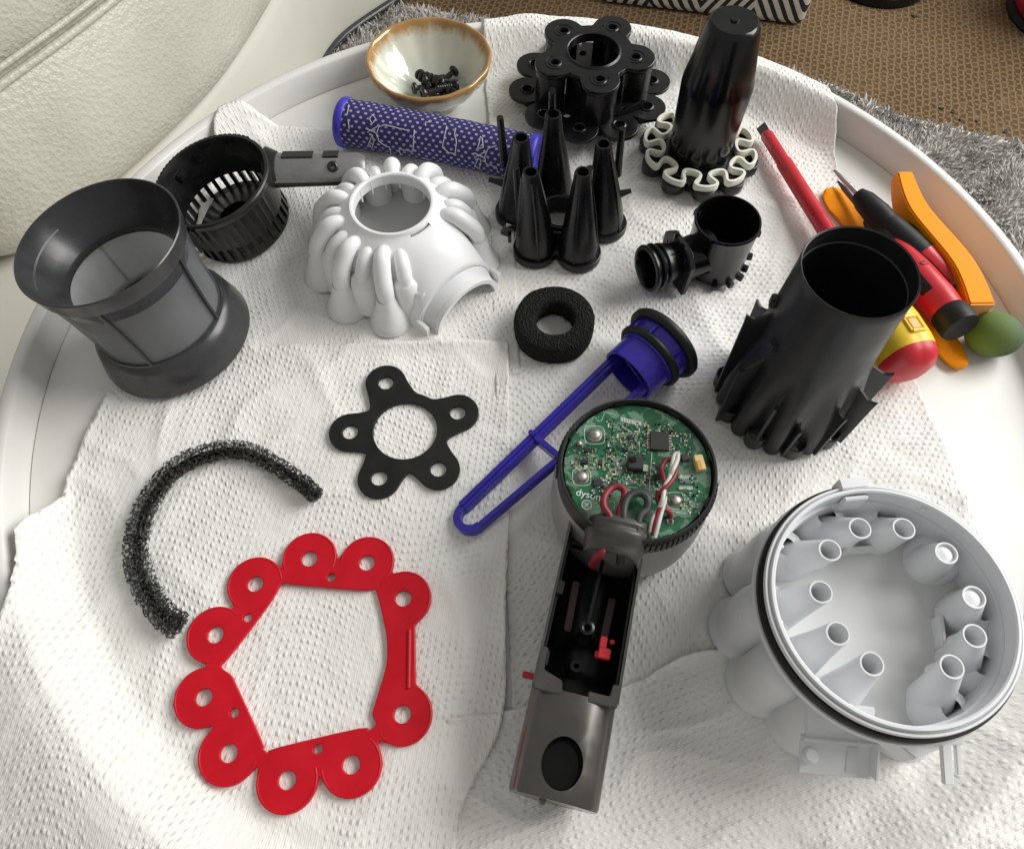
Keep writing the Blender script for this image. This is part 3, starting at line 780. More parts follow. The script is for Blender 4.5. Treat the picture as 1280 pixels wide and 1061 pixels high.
for x, y in pl:
    obj('petal_cup', MB().lathe([(3.2, 9), (3.2, 12.2), (3.8, 12.6), (4.6, 12.2), (5.0, 11.4)], 20, T(x, y, 0)), M['black'], hs)
    obj('petal_stub', MB().lathe([(7.6, 9.1), (7.0, 2), (6.2, 2), (6.6, 9.1)], 20, T(x * .93, y * .93, 0), closed=True), M['black'], hs)
obj('skirt', MB().lathe([(34, 0), (36, 0), (36.5, 9.1), (34.5, 9.1)], 60, closed=True), M['black'], hs)
for a in (rad(24), rad(300)):
    obj('web', MB().box((0, 0, 0), (9, 1.6, 20), T(20 * math.cos(a), 20 * math.sin(a), 22) @ Rz(a)), M['black'], hs)
q = [Vector((16, -30, 12)), Vector((34, -21, 12)), Vector((34, -21, 17)), Vector((16, -30, 13.5))]
obj('web', MB().add(q + [p + Vector((.7, -1.2, 0)) for p in q], [(0, 1, 2, 3), (7, 6, 5, 4), (0, 4, 5, 1), (1, 5, 6, 2), (2, 6, 7, 3), (3, 7, 4, 0)]), M['black'], hs)

# ------------------------------------------------------------------ cluster of black cones
c = Vector((29, 328, 0))
cc = thing('cone_cluster', 'black cluster of five tall hollow cones with thin rods on a ring', 'vacuum part', (c.x, c.y, ZT))
CONE = [((-15, -20), (-19, -18), 62), ((11, -23), (9, -18), 62), ((-26, 10), (-24, 8), 62), ((28, 0), (21, 2), 63), ((-3, 26), (-6, 22), 66)]
for (bx, by), (tx, ty), hgt in CONE:
    bx *= .98; by *= .98
    b = MB(); secs = []
    prof = [(11.9, 0, 0), (12.1, 2, .02), (11.3, 14, .12), (8.6, 34, .45), (5.6, 54, .85), (4.6, hgt - 1, 1), (4.2, hgt, 1), (3.2, hgt, 1), (3.0, hgt - 12, .95), (.1, hgt - 13, .95)]
    for r, z, f in prof:
        x, y = bx + (tx - bx) * f, by + (ty - by) * f
        secs.append([Vector((x + r * math.cos(2 * PI * i / 28), y + r * math.sin(2 * PI * i / 28), z)) for i in range(28)])
    cn = obj('cone', b.loft(secs), M['black'], cc, smooth=40)
    av = math.atan2(by, bx)
    for da in (-.75, .75):                                   # thin moulded rib down the outer side
        e = Vector((math.cos(av + da), math.sin(av + da), 0)); q0 = Vector((bx, by, 0)); q1 = Vector((tx, ty, 0))
        obj('cone_rib', MB().tube([q0 + e * 11.6 + Vector((0, 0, 4)), q0.lerp(q1, .45) + e * 8.8 + Vector((0, 0, 34)), q1 + e * 4.6 + Vector((0, 0, hgt - 4))], (.7, 1.0), 6), M['black'], cn)
order = [0, 1, 3, 4, 2]
for k in range(5):
    p, q = CONE[order[k]][0], CONE[order[(k + 1) % 5]][0]
    mid = Vector(((p[0] + q[0]) / 2, (p[1] + q[1]) / 2, 0)) * .86; dd = Vector((q[0] - p[0], q[1] - p[1], 0))
    obj('wall', MB().box((0, 0, 0), (dd.length * .7, 2.2, 13), T(mid.x * .86, mid.y * .86, 6.5) @ Rz(math.atan2(dd.y, dd.x))), M['black'], cc, bevel=.4)
obj('base_ring', plate(lobes([(bx_, by_, 13.4) for (bx_, by_), _t, _h in CONE], 21, 300, 3), [circ(0, 1, 11.5, 30)], 0, 5.0, .6), M['black'], cc)
obj('ring_lip', MB().lathe([(11.5, 5), (11.5, 13), (12.6, 13.4), (13.6, 13), (13.6, 5)], 40, T(0, 1, 0), closed=True), M['black'], cc)
for (px, py), zt, (qx, qy), zb in (((625, 151), 66, (631, 210), 34), ((690, 118), 82, (690, 150), 55), ((737, 214), 60, (733, 262), 24), ((777, 165), 64, (771, 222), 28), ((645, 214), 54, (650, 275), 18)):
    t_ = W(px, py, zt) - c; b_ = W(qx, qy, zb) - c
    obj('rod', MB().tube([b_, b_.lerp(t_, .5), t_], [2.6, 2.2, 1.9], 10), M['black'], cc)
for (px, py), (qx, qy), z in (((611, 228), (642, 236), 24), ((788, 242), (760, 250), 24)):
    a_ = W(px, py, z) - c; b_ = W(qx, qy, z - 3) - c
    obj('spur', MB().tube([b_, a_], [(3.2, 4.5), (1.2, 1.6)], 4, sect=[(-1, -1), (1, -1), (1, 1), (-1, 1)]), M['black'], cc)
a_ = W(634, 291, 20) - c
obj('clip', MB().box(a_, (5, 3, 7), R=Matrix.Rotation(.5, 3, 'Y')).box(a_ + Vector((1.5, -1.5, -4)), (2, 4, 6)), M['black'], cc)

# ------------------------------------------------------------------ tall black tube on a ring with cream seal
c = W(869, 205, 0); c.z = 0
tb = thing('tube_on_ring', 'tall glossy black tapered tube on a ring with cream wavy seal', 'vacuum part', (c.x, c.y, ZT))
fl_ = lambda a, r, z: r * (1 + .005 * math.cos(10 * a) * max(0, min(1, (64 - z) / 10)))
obj('tube', MB().lathe([(19.0, 0), (19.5, 12), (20.0, 30), (21.0, 58), (20.7, 62), (19.9, 66), (14.8, 95), (13.6, 97.4), (12.4, 98.2), (2.4, 98.0), (2.2, 98.8), (0, 99)], 60, rmod=fl_), M['black_gloss'], tb, smooth=30)
NG = 10
obj('ring', plate(lobes([(31 * math.cos(2 * PI * (i + .5) / NG), 31 * math.sin(2 * PI * (i + .5) / NG), 7.6) for i in range(NG)], 29, 360, 3), [circ(0, 0, 18.8, 40)] + [circ(31.5 * math.cos(2 * PI * (i + .5) / NG), 31.5 * math.sin(2 * PI * (i + .5) / NG), 4.4, 16) for i in range(NG)], 2, 9, .6), M['black'], tb)
obj('ring_skirt', MB().lathe([(26, 0), (28, 0), (28, 2.2), (26, 2.2)], 40, closed=True), M['black'], tb)
pts = []
for i in range(320):
    t = 2 * PI * i / 320
    th = t - .118 * math.sin(2 * (NG * t)) * .55 - .04 * math.sin(NG * t) * 0
    r = 29.2 + 6.3 * math.cos(NG * t)
    th = t + .118 * math.sin(2 * NG * t)
    pts.append(Vector((r * math.cos(th + PI / NG), r * math.sin(th + PI / NG), 11.2 + .7 * noise.noise(Vector((3 * math.cos(t), 3 * math.sin(t), 0))))))
sect = [(-.95, -2.6), (.95, -2.6), (1.1, 1.5), (.75, 2.0), (-.75, 2.0), (-1.1, 1.5)]
obj('wavy_seal', MB().tube(pts, 1.0, cyclic=True, sect=sect, up=(0, 0, 1)), M['cream'], tb, smooth=50)
for i in range(NG):
    a = 2 * PI * (i + .5) / NG
    if i in (3, 9, 0):
        obj('stained_plug', MB().lathe([(0, 0), (3.2, 0), (3.2, 3), (0, 3.3)], 16, T(26 * math.cos(a), 26 * math.sin(a), 7.5)), M['amber_rubber'], tb)
obj('peg', MB().lathe([(0, -1), (1.5, -1), (1.5, 5), (0, 5)], 10, T(-20, -27, 0)), M['black'], tb)

# ------------------------------------------------------------------ black elbow pipe
c = W(889, 334, 0); c.z = 0
el = thing('elbow_pipe', 'small glossy black elbow pipe with ridged mouth and open cup', 'vacuum part', (c.x, c.y, ZT))
obj('cup', MB().lathe([(0, 1), (16.4, 1), (17.2, 2), (17.4, 12), (18.2, 36), (18.7, 37.2), (18.4, 38.4), (17.4, 38.4), (17.0, 36), (16.2, 6), (0, 5)], 56), M['black_gloss'], el)
m0 = W(806, 341, 17) - c; m0.z = 17
ax = (Vector((0, 0, 15)) - m0); Lp = Vector((ax.x, ax.y, 0)).length; dn = Vector((-ax.x, -ax.y, 0)).normalized()
Mx = along((dn.x * 10, dn.y * 10, 15.5), (dn.x, dn.y, .06))
Lq = Lp - 10
obj('neck', MB().lathe([(10.5, 0), (10.6, Lq - 16), (12.2, Lq - 12), (12.6, Lq - 9.5), (12.2, Lq - 9), (11.2, Lq - 8.6), (11.2, Lq - 6.8), (13.2, Lq - 6.4), (13.6, Lq - 5.6), (13.2, Lq - 4.8), (11.6, Lq - 4.4), (11.6, Lq - 2.6), (13.4, Lq - 2.2), (13.8, Lq - 1), (13.2, Lq), (11.4, Lq), (10.6, Lq - 2), (9.8, Lq - 10), (9.6, 0)], 44, Mx), M['black'], el, smooth=30)
obj('saddle', MB().tube([Vector((dn.x * 6, dn.y * 6, 15)), Vector((dn.x * (Lp - 20), dn.y * (Lp - 20), 15.5))], [(13.2, 13), (11.8, 11.6)], 28, up=(0, 0, 1)), M['black_gloss'], el, smooth=50)
obj('collar', MB().tube([Vector((dn.x * (Lp - 22), dn.y * (Lp - 22), 16.4)), Vector((dn.x * (Lp - 18.5), dn.y * (Lp - 18.5), 16.5))], 14.6, sect=[(-1, -1), (1, -1), (1.05, .6), (.6, 1.05), (-.6, 1.05), (-1.05, .6)], up=(0, 0, 1)), M['black'], el, bevel=.5)
sdv = Vector((-dn.y, dn.x, 0))
for tt, hh in ((-11, 20.5), (-6, 30.5), (3, 31), (9, 25)):
    p = dn * (Lp - 20) + sdv * tt
    obj('tooth', MB().box(p + Vector((0, 0, hh)), (2.6, 2.6, 6), R=Matrix.Rotation(.5 + tt * .05, 3, 'Z')), M['black'], el, bevel=.3)
for a, z in ((rad(-12), 12), (rad(-40), 3), (rad(-66), 3), (rad(-95), 2.5), (rad(-25), 6), (rad(20), 20), (rad(140), 31), (rad(-5), 29)):
    p = Vector((18.6 * math.cos(a), 18.6 * math.sin(a), z))
    obj('lug', MB().box((0, 0, 0), (3.6, 3.2, 4), T(*p) @ Rz(a)), M['black'], el, bevel=.4)

# ------------------------------------------------------------------ charcoal scalloped shroud (bucket)
c = W(973, 502, 0); c.z = 0
bk = thing('scalloped_shroud', 'tall charcoal plastic shroud with open round top and finned scalloped foot', 'vacuum part', (c.x, c.y, ZT))
HB = 108
def scal(a, r, z):
    f = max(0, min(1, (62 - z) / 45)); f = f * f * (3 - 2 * f)
    return r * (1 + f * .085 * math.cos(10 * a))
prof = [(24.5, HB), (24.8, HB - .7), (24.7, HB - 6), (25.6, 80), (26.8, 62), (28.6, 48), (30.4, 34), (31.6, 18), (32.0, 0)]
inn = [(30.6, 0), (30, 20), (28.4, 36), (25.6, 52), (24.4, 64), (24.2, 80), (23.5, 96), (23.1, 97), (23.1, 98.5), (23.6, 99), (23.8, HB - .5)]
b = MB().lathe(prof + inn, 120, rmod=scal, closed=True)
me = b.mesh('shell', smooth=40)
for v in me.vertices:                                   # arched notches in the foot between the lobes
    a = math.atan2(v.co.y, v.co.x); s_ = max(0, .25 - math.cos(10 * a)) / 1.25
    if v.co.z < .0175: v.co.z += .011 * s_ * (1 - v.co.z / .0175)
obj('shell', me, M['black_matte'], bk)
obj('inner_disc', MB().lathe([(0, 56), (25.5, 56), (25.5, 54), (0, 54)], 48), M['black'], bk)
for k in range(10):
    a = rad(18 + 36 * k)
    p = Vector((31.5 * math.cos(a), 31.5 * math.sin(a), 0))
    obj('foot_cup', MB().lathe([(5.2, 1), (5.4, 10), (4.8, 10.5), (4.2, 10), (4.2, 1)], 20, T(p.x, p.y, 0) , closed=True, a0=a - 2.2, a1=a + 2.2), M['black_matte'], bk)
for a, h0, h1, ro in ((rad(200), 1, 52, 40), (rad(172), 1, 70, 36.5), (rad(236), 1, 44, 37), (rad(262), 1, 30, 36), (rad(290), 1, 42, 37), (rad(316), 1, 44, 39), (rad(342), 1, 47, 40), (rad(60), 6, 44, 39), (rad(120), 6, 44, 39)):
    rd = Vector((math.cos(a), math.sin(a), 0)); tn = Vector((-rd.y, rd.x, 0))
    poly = [(26, h0), (ro - .8, h0), (ro, h1 - 6), (ro + .3, h1), (ro - 1.6, h1 - 1.4), (ro - 4, h1 - 2), (25, h1 + 4)]
    vs = [rd * r + tn * s + Vector((0, 0, z)) for s in (-.8, .8) for r, z in poly]; n = len(poly)
    obj('fin', MB().add(vs, [tuple(reversed(range(n))), tuple(range(n, 2 * n))] + [(i, (i + 1) % n, n + (i + 1) % n, n + i) for i in range(n)]), M['black_matte'], bk, bevel=.25)
for a, z in ((rad(165), 78), (rad(200), 66)):
    obj('lug', MB().box((0, 0, 0), (3, 5, 6), T(27 * math.cos(a), 27 * math.sin(a), z) @ Rz(a)), M['black_matte'], bk, bevel=.6)

# ------------------------------------------------------------------ smoke grey mesh shroud on the left
c = W(226, 425, 0); c.z = 0
ls = thing('mesh_shroud', 'smoke grey flared shroud with mesh windows standing at the left rim', 'vacuum part', (c.x, c.y, 5), (rad(-1.5), rad(-6.5), 0))
obj('foot_skirt', MB().lathe([(41.4, 0), (42.2, .6), (42.0, 3), (38.6, 15.5), (36.2, 19), (35.4, 19.6), (35.0, 21), (33.2, 21), (33.0, 19), (33.6, 17), (37, 10), (39.8, 1), (40.4, 0)], 90, closed=True), M['grey_smoke'], ls, smooth=30)
obj('inner_collar', MB().lathe([(25, 1), (27, 1), (31, 10), (33.0, 18), (31.2, 18), (29, 11)], 72, closed=True), M['black'], ls)
obj('mesh_screen', MB().lathe([(34.4, 20), (34.8, 36), (36.2, 54), (38.2, 69)], 90), M['screen'], ls)
obj('mesh_lit_inside', MB().lathe([(33.0, 18.5), (33.4, 36), (34.4, 50), (35.4, 58)], 90), M['screen_lit'], ls)  # inner face of the same mesh, light inside the shroud painted as pale grey
for k in range(5):
    a = rad(-82 + 72 * k); e = Vector((math.cos(a), math.sin(a), 0))
    obj('rib', MB().tube([e * r_ + Vector((0, 0, z_)) for r_, z_ in ((34.5, 19), (34.9, 36), (36.3, 54), (38.2, 69.5))], (.9, .7), sect=[(-1, -1), (1, -1), (1, 1), (-1, 1)], up=(-e.y, e.x, 0)), M['grey_smoke'], ls)
obj('top_flare', MB().lathe([(38.0, 67.6), (38.9, 67.6), (39.4, 69), (40.6, 76), (40.8, 77), (40.3, 77.6), (39.7, 77.2), (38.4, 72), (33.2, 61), (29.8, 56), (28.9, 54), (28.9, 52), (30.2, 52), (34.6, 60.5)], 90, closed=True), M['grey_smoke'], ls, smooth=30)
obj('rim_mark', MB().lathe([(36.3, 68.0), (36.6, 68.4), (36.9, 68.8)], 20, a0=rad(150), a1=rad(215)), M['slate'], ls)

# ------------------------------------------------------------------ slotted black cup with grey arm
c = W(304, 282, 0); c.z = 0
sl = thing('slotted_cup', 'dirty black slotted cup with toothed rim and a silver grey arm', 'vacuum part', (c.x, c.y, ZT + 1), (rad(3), rad(-9), 0))
def ribs(a, r, z): return r + (1.1 if (math.sin(44 * a) > .1) else 0) if (z < 31 and 3.2 < (a % (2 * PI)) < 5.9) else r
obj('cup_wall', MB().lathe([(31.2, 12), (33.2, 32), (34.0, 33), (34.8, 36.5), (34.2, 37.5), (32.6, 37.5), (31.8, 35), (31.2, 32), (29.6, 12)], 176, rmod=ribs, closed=True), M['dark_ring'], sl, smooth=28)
nslot = 32
for k in range(nslot):
    a = 2 * PI * k / nslot
    obj('slot_bar', MB().box((0, 0, 0), (2.0, 2.6, 11.4), T(30.2 * math.cos(a), 30.2 * math.sin(a), 7.2) @ Rz(a)), M['dark_ring'], sl)
obj('bottom_ring', MB().lathe([(24, 0), (31, 0), (31.2, 2), (24, 2)], 72, closed=True), M['dark_ring'], sl)
obj('bottom_hub', MB().lathe([(0, 2), (10, 2), (11, 6), (22, 3), (26, 2.2), (26, .4), (0, .4)], 48), M['black'], sl, smooth=40)
for k in range(40):
    a = rad(60) + rad(200) * k / 39
    obj('rim_tooth', MB().box((0, 0, 0), (2.2, 2.4, 3.0), T(34.6 * math.cos(a), 34.6 * math.sin(a), 35.5) @ Rz(a)), M['dark_ring'], sl, bevel=.5)
for a, z in ((rad(150), 28), (rad(200), 32), (rad(120), 30), (rad(238), 33)):
    obj('inner_lug', MB().box((0, 0, 0), (3, 7, 6), T(30.4 * math.cos(a), 30.4 * math.sin(a), z) @ Rz(a)), M['dark_ring'], sl, bevel=.8)
# the arm: a half pipe reaching to the right
M_inv = sl.matrix_basis.inverted()
def toL(px, py, z):                                   # photo point -> local mm of the tilted cup
    bpy.context.view_layer.update()
    return (sl.matrix_world.inverted() @ (W(px, py, z) * .001)) * 1000
p0, p1 = toL(342, 208, 33), toL(457, 206, 31)
dd = (p1 - p0); Ld = dd.length; d = dd.normalized(); sdv = Vector((0, 0, 1)).cross(d).normalized(); uu = d.cross(sdv)
secs = []
for t in (0, .04, .5, .93, 1.0):
    wd = 12.4 if t < .03 else (11.4 if t < .9 else (10.6 if t < .97 else 9.6)); ht = 8.5 if t < .97 else 6.5
    row = []
    for r_, rev in ((1.0, False), (.86, True)):
        for q in range(13):
            a = PI * q / 12 if not rev else PI * (12 - q) / 12
            row.append(p0 + d * (Ld * t) + sdv * (wd * r_ * math.cos(a)) + uu * (ht * r_ * math.sin(a) - 3))
    secs.append(row)
arm = obj('arm', MB().loft(secs), M['arm'], sl, smooth=40)
for u, ln in ((.27, 18), (.63, 9)):
    pp = p0 + d * (Ld * u) + uu * 4.6 + sdv * 4.6
    R3 = Matrix((d, sdv, uu)).transposed() @ Matrix.Rotation(rad(20), 3, 'X').inverted()
    obj('window', MB().box(pp, (ln, 7.6, 1.0), R=R3), M['black'], arm)
pp = p0 + d * (Ld * .66) - sdv * 5.2 + uu * 4.4
obj('boss', MB().lathe([(1.2, -2), (1.2, 1.2), (2.4, 1.6), (3.2, 1.0), (3.6, -2)], 20, along(pp, uu * .75 - sdv * .65), closed=True), M['dark_ring'], arm)
obj('lower_edge', MB().tube([p0 - sdv * 11.6 - uu * 3.4, p1 - sdv * 10.2 - uu * 3.4], (1.1, 1.6), 6, up=(0, 0, 1)), M['dark_ring'], arm)
obj('arm_tip', MB().box(p1 - sdv * 8.2 - uu * 2.4, (3.4, 3.4, 3.0)), M['dark_ring'], arm, bevel=.5)
obj('arm_root', MB().tube([p0 - d * 4 - uu * 2, p0 + d * 2.5 - uu * 1.5], [(15, 11), (10.8, 9)], 20, up=(0, 0, 1)), M['dark_ring'], sl, smooth=60)

# ------------------------------------------------------------------ white cyclone cover with fingers
c = W(503, 324, 0); c.z = 0
wc = thing('finger_cover', 'white domed plastic cover with bulging fingers and an arched port', 'vacuum part', (c.x, c.y, ZT))
HW = 44
dome = [(21.4, HW - 6), (21.4, HW - .6), (22.0, HW), (23.4, HW), (24.0, HW - .8), (26, HW - 2.4), (31, HW - 6), (37, HW - 13), (41.0, HW - 22), (43.0, HW - 31), (44, 5), (42.6, 5), (41.6, HW - 31), (39.4, HW - 23), (35.6, HW - 15), (30, HW - 8.5), (25, HW - 5)]
obj('dome', MB().lathe(dome, 96, closed=True, a0=rad(-31), a1=rad(-62 + 360)), M['white'], wc, smooth=35)
obj('top_ring', MB().lathe([(21.3, HW - 6), (21.3, HW + .4), (22.0, HW + 1.0), (23.2, HW + 1.0), (23.8, HW + .2), (24.2, HW - 2), (22.6, HW - 5)], 96, closed=True), M['white'], wc, smooth=40)
obj('membrane', MB().lathe([(0, 12), (20, 12.5), (36, 13), (40, 13), (40, 11.6), (0, 11)], 64), M['lgrey_floor'], wc)
for k in range(6):
    a = rad(40 + 22 * k)
    obj('inner_rib', MB().box((0, 0, 0), (1.0, .7, 9), T(21.6 * math.cos(a), 21.6 * math.sin(a), HW - 5) @ Rz(a)), M['white'], wc)
fing = []
for k in range(18):
    a = -6 + k * 16.9
    fing.append((a, k % 2))
for k, (adeg, kind) in enumerate(fing):
    a = rad(adeg); rd = Vector((math.cos(a), math.sin(a), 0)); z_ = Vector((0, 0, 1)); tn = Vector((-rd.y, rd.x, 0))
    if kind == 0:
        ln = [rd * 25.5 + z_ * (HW - 7.5), rd * 30 + z_ * (HW - 5.2), rd * 35.5 + z_ * (HW - 6.0), rd * 41 + z_ * (HW - 11.5) + tn * .5, rd * 45.5 + z_ * (HW - 18) + tn * 1.5, rd * 47.5 + z_ * (HW - 28) + tn * 2.2, rd * 48.5 + z_ * 7 + tn * 2.5]
        rr = [2.2, 4.0, 4.7, 5.0, 5.0, 4.6, 3.7]
    else:
        ln = [rd * 27 + z_ * (HW - 8.5), rd * 31 + z_ * (HW - 7.2), rd * 36 + z_ * (HW - 9.8), rd * 40 + z_ * (HW - 15), rd * 42 + z_ * (HW - 20), rd * 42 + z_ * (HW - 24)]
        rr = [1.8, 3.6, 4.2, 4.3, 3.8, 1.8]
    pp = spline(ln, 5); r5 = [rr[min(len(rr) - 1, i // 5)] + (rr[min(len(rr) - 1, i // 5 + 1)] - rr[min(len(rr) - 1, i // 5)]) * (i % 5) / 5 for i in range(len(pp))]
    fg = obj('finger', MB().tube(pp, r5, 16), M['white'], wc, smooth=60)
    if kind == 0:
        q = rd * 47 + tn * 1.5
        obj('foot_cone', MB().lathe([(5.0, 21), (6.6, 14), (10.4, 4), (12.4, .8), (12.2, 0), (11.0, 0), (5.4, 13), (4.2, 20)], 28, T(q.x, q.y, 0), closed=True), M['white'], wc, smooth=50)
    else:
        q = rd * 39.5
        obj('barrel', MB().lathe([(0, HW - 15), (4, HW - 15.4), (7.2, HW - 18), (8.2, HW - 23), (8.6, 10), (9.4, 2), (8.6, 2)], 28, T(q.x, q.y, 0)), M['white'], wc, smooth=50)
# arched port at the front right
f0, f1 = W(533, 419, 0) - c, W(621, 352, 0) - c
mid = (f0 + f1) / 2; wdir = (f1 - f0).normalized(); Rp = (f1 - f0).length / 2
nrm = Vector((wdir.y, -wdir.x, 0))
if nrm.dot(mid) < 0: nrm = -nrm
def arch(r0, r1, d0, d1, name, mat, hs=1.0):
    secs = []
    for q in range(33):
        a = PI * q / 32; rw = -wdir * math.cos(a); up = Vector((0, 0, 1)) * math.sin(a) * hs
        secs.append([mid + nrm * dd + (rw + up) * rr for rr, dd in ((r0, d0), (r1, d0), (r1, d1), (r0, d1))])
    return obj(name, MB().loft(secs), mat, wc, smooth=35)
arch(Rp - 1.4, Rp + .6, -9.0, -5.0, 'port_arch', M['white'], .86)
secs = []
for q in range(33):
    a = PI * q / 32; rv = -wdir * math.cos(a) + Vector((0, 0, 1)) * math.sin(a) * .86
    secs.append([mid + nrm * dd_ + rv * rr_ for rr_, dd_ in ((Rp - 1.2, -6.5), (Rp - 4.6, 3.0), (Rp - 5.8, 3.0), (Rp - 2.4, -6.5))])
obj('port_web', MB().loft(secs), M['lgrey'], wc, smooth=35)
arch(Rp - 7.2, Rp - 4.2, 2.6, 6.0, 'port_inner_arch', M['white'], .86)
vs = []; fcs = []
for i in range(13):                                     # smooth saddle between top ring and arch
    t = i / 12
    for q in range(25):
        a = rad(1) + (PI - rad(2)) * q / 24
        e1 = mid - nrm * 4 - wdir * math.cos(a) * (Rp - .6) + Vector((0, 0, math.sin(a) * (Rp - .6) * .86))
        ang = math.atan2(mid.y, mid.x) + rad(50) * math.cos(a) * (-1 if True else 1)
        e0 = Vector((25 * math.cos(ang), 25 * math.sin(ang), HW - 2.2))
        p = e0.lerp(e1, t); p.z += 3.4 * math.sin(PI * t)
        vs.append(p)
for i in range(12):
    for q in range(24):
        a0 = i * 25 + q; fcs.append((a0, a0 + 1, a0 + 26, a0 + 25))
sad = obj('saddle', MB().add(vs, fcs), M['white'], wc, smooth=60)
md = sad.modifiers.new('thick', 'SOLIDIFY'); md.thickness = .0012
for e in (f0, f1):
    obj('port_foot', MB().box(e - nrm * 2 + Vector((0, 0, 3)), (9, 3, 7), R=Matrix.Rotation(math.atan2(nrm.y, nrm.x), 3, 'Z')), M['white'], wc, bevel=.5)
for a in (rad(-68),):
    q = Vector((45 * math.cos(a), 45 * math.sin(a), 0))
    obj('foot_cone', MB().lathe([(3.5, 22), (5.2, 14), (9.6, 4), (11.2, .8), (11.0, 0), (10.0, 0), (4, 14)], 28, T(q.x * (.93 if a < -1 else 1.08), q.y, 0), closed=True), M['white'], wc, smooth=50)

# ------------------------------------------------------------------ indigo filter frame with black seals
c = W(700, 545, 0); c.z = 0
wf = thing('filter_holder', 'long indigo plastic filter holder with a black sealed round cap', 'filter', c)
e0 = W(583, 652, 6) - c; e1 = W(798, 457, 20) - c
d = (e1 - e0).normalized(); Lf = (e1 - e0).length
sdv = Vector((0, 0, 1)).cross(d).normalized(); uu = d.cross(sdv)      # sdv: left of the frame looking to the cap
roll = rad(-14); s2 = sdv * math.cos(roll) + uu * math.sin(roll); u2 = d.cross(s2)
def fp(t, s_, u_=0.0): return e0 + d * t + s2 * s_ + u2 * u_
rsec = [(-1, -1), (1, -1), (1, 1), (-1, 1)]
hs0, hs1 = 7.2, 12.6
rail = lambda sg: [fp(Lf * t, sg * (hs0 + (hs1 - hs0) * t)) for t in (0.03, .3, .6, .9, 1.02)]
obj('rail', MB().tube(rail(1), [(2.6, 2.9)] * 5, sect=rsec, up=s2), M['blue'], wf, bevel=.4)
obj('rail_groove', MB().tube([p + u2 * 2.4 for p in rail(1)], [(1.0, .5)] * 5, sect=rsec, up=s2), M['blue'], wf)
obj('rail', MB().tube(rail(-1), [(2.4, 1.7)] * 5, sect=rsec, up=s2), M['blue'], wf, bevel=.4)
obj('end_loop', MB().tube([fp(Lf * .03 - hs0 * 1.0 * math.sin(a), hs0 * math.cos(a)) for a in [PI * i / 16 for i in range(17)]], [(1.9, 2.4)] * 17, sect=rsec, up=u2), M['blue'], wf, smooth=50)
tm = Lf * .455; hm = hs0 + (hs1 - hs0) * .455
obj('cross_bar', MB().tube([fp(tm, -hm - 1.5), fp(tm, hm + 1.5)], (3.4, 1.6), sect=rsec, up=d), M['blue'], wf, bevel=.4)
obj('cross_flange', MB().tube([fp(tm, hm - 1), fp(tm, hm + 3.2)], (1.2, 4.6), sect=rsec, up=u2), M['blue'], wf, bevel=.3)
Mc = along(e1 - d * 4, d)
obj('cap_cylinder', MB().lathe([(14.4, -4), (15.8, -4), (16.0, 10), (14.6, 10)], 56, Mc, closed=True), M['blue'], wf)
obj('cap_collar', MB().lathe([(12, 9), (17.0, 9), (17.2, 10.5), (12, 10.5)], 56, Mc, closed=True), M['blue'], wf)
obj('seal', MB().lathe([(15, 10.6), (18.6, 10.2), (19.8, 11.4), (19.8, 13.4), (18.6, 14.6), (15, 14.2)], 64, Mc, closed=True), M['rubber'], wf, smooth=50)
obj('cap_drum', MB().lathe([(0, 11), (14, 11), (17, 14), (17.8, 16), (18.6, 22), (19.6, 22.4), (19.6, 24.5), (0, 25)], 64, Mc), M['blue'], wf)
obj('seal', MB().lathe([(18.4, 20.6), (21.4, 20.4), (22.6, 21.8), (22.6, 24.4), (21.4, 25.8), (18.4, 25.6)], 64, Mc, closed=True), M['rubber'], wf, smooth=50)
for a in range(6):
    obj('drum_rib', MB().box((0, 0, 0), (2.4, 1.2, 7.4), Mc @ Rz(rad(60 * a + 20)) @ T(18.2, 0, 17.6)), M['blue'], wf)
obj('inner_spoke', MB().box((0, 0, 0), (28, 1.4, 8), Mc @ Rz(rad(35)) @ T(0, 0, 4)), M['blue'], wf)

# ------------------------------------------------------------------ motor body with circuit board and handle
c = W(796, 588, 56); c.z = 0
mb = thing('motor_body', 'motor body with exposed green circuit board and open grey handle', 'vacuum body', (c.x, c.y, ZT))
ZB = 58.0
tiltM = Matrix.Rotation(rad(3), 4, 'X')
can = MB().lathe([(0, 0), (30, 0), (33.5, 3), (35.6, 12), (36.2, 24), (36.0, 36), (35.4, 43), (34.4, 46)], 90)
obj('can', can, M['can'], mb, smooth=40)
obj('housing_ring', MB().lathe([(34.2, 44), (34.6, 46), (34.7, ZB - 5), (34.3, ZB - .5), (33.8, ZB), (33.2, ZB), (32.9, ZB - 1), (32.7, ZB - 8), (32.7, 44)], 120, closed=True), M['black_matte'], mb, smooth=35)
for k in range(70):
    a = rad(-95) + rad(275) * k / 69
    if rad(-70) < a < rad(-20) and False: continue
    obj('knurl', MB().box((0, 0, 0), (1.4, 1.5, 8), T(34.7 * math.cos(a), 34.7 * math.sin(a), ZB - 7.5) @ Rz(a)), M['black_matte'], mb) if (k < 22 or k > 56) else None
obj('inner_ledge', MB().lathe([(32.2, ZB - 7), (32.2, ZB - 4.5), (29, ZB - 4.5), (29, ZB - 7)], 90, closed=True), M['black'], mb)
for a in (rad(55), rad(100), rad(150), rad(200), rad(-30), rad(10)):
    obj('snap_clip', MB().box((0, 0, 0), (1.2, 5.5, 3), T(32.3 * math.cos(a), 32.3 * math.sin(a), ZB - 2.0) @ Rz(a)), M['black'], mb, bevel=.4)
ZC = ZB - 3.2
board = obj('circuit_board', MB().lathe([(0, ZC), (32.0, ZC), (32.2, ZC - .4), (32.0, ZC - 1.4), (0, ZC - 1.4)], 96), M['pcb'], mb)
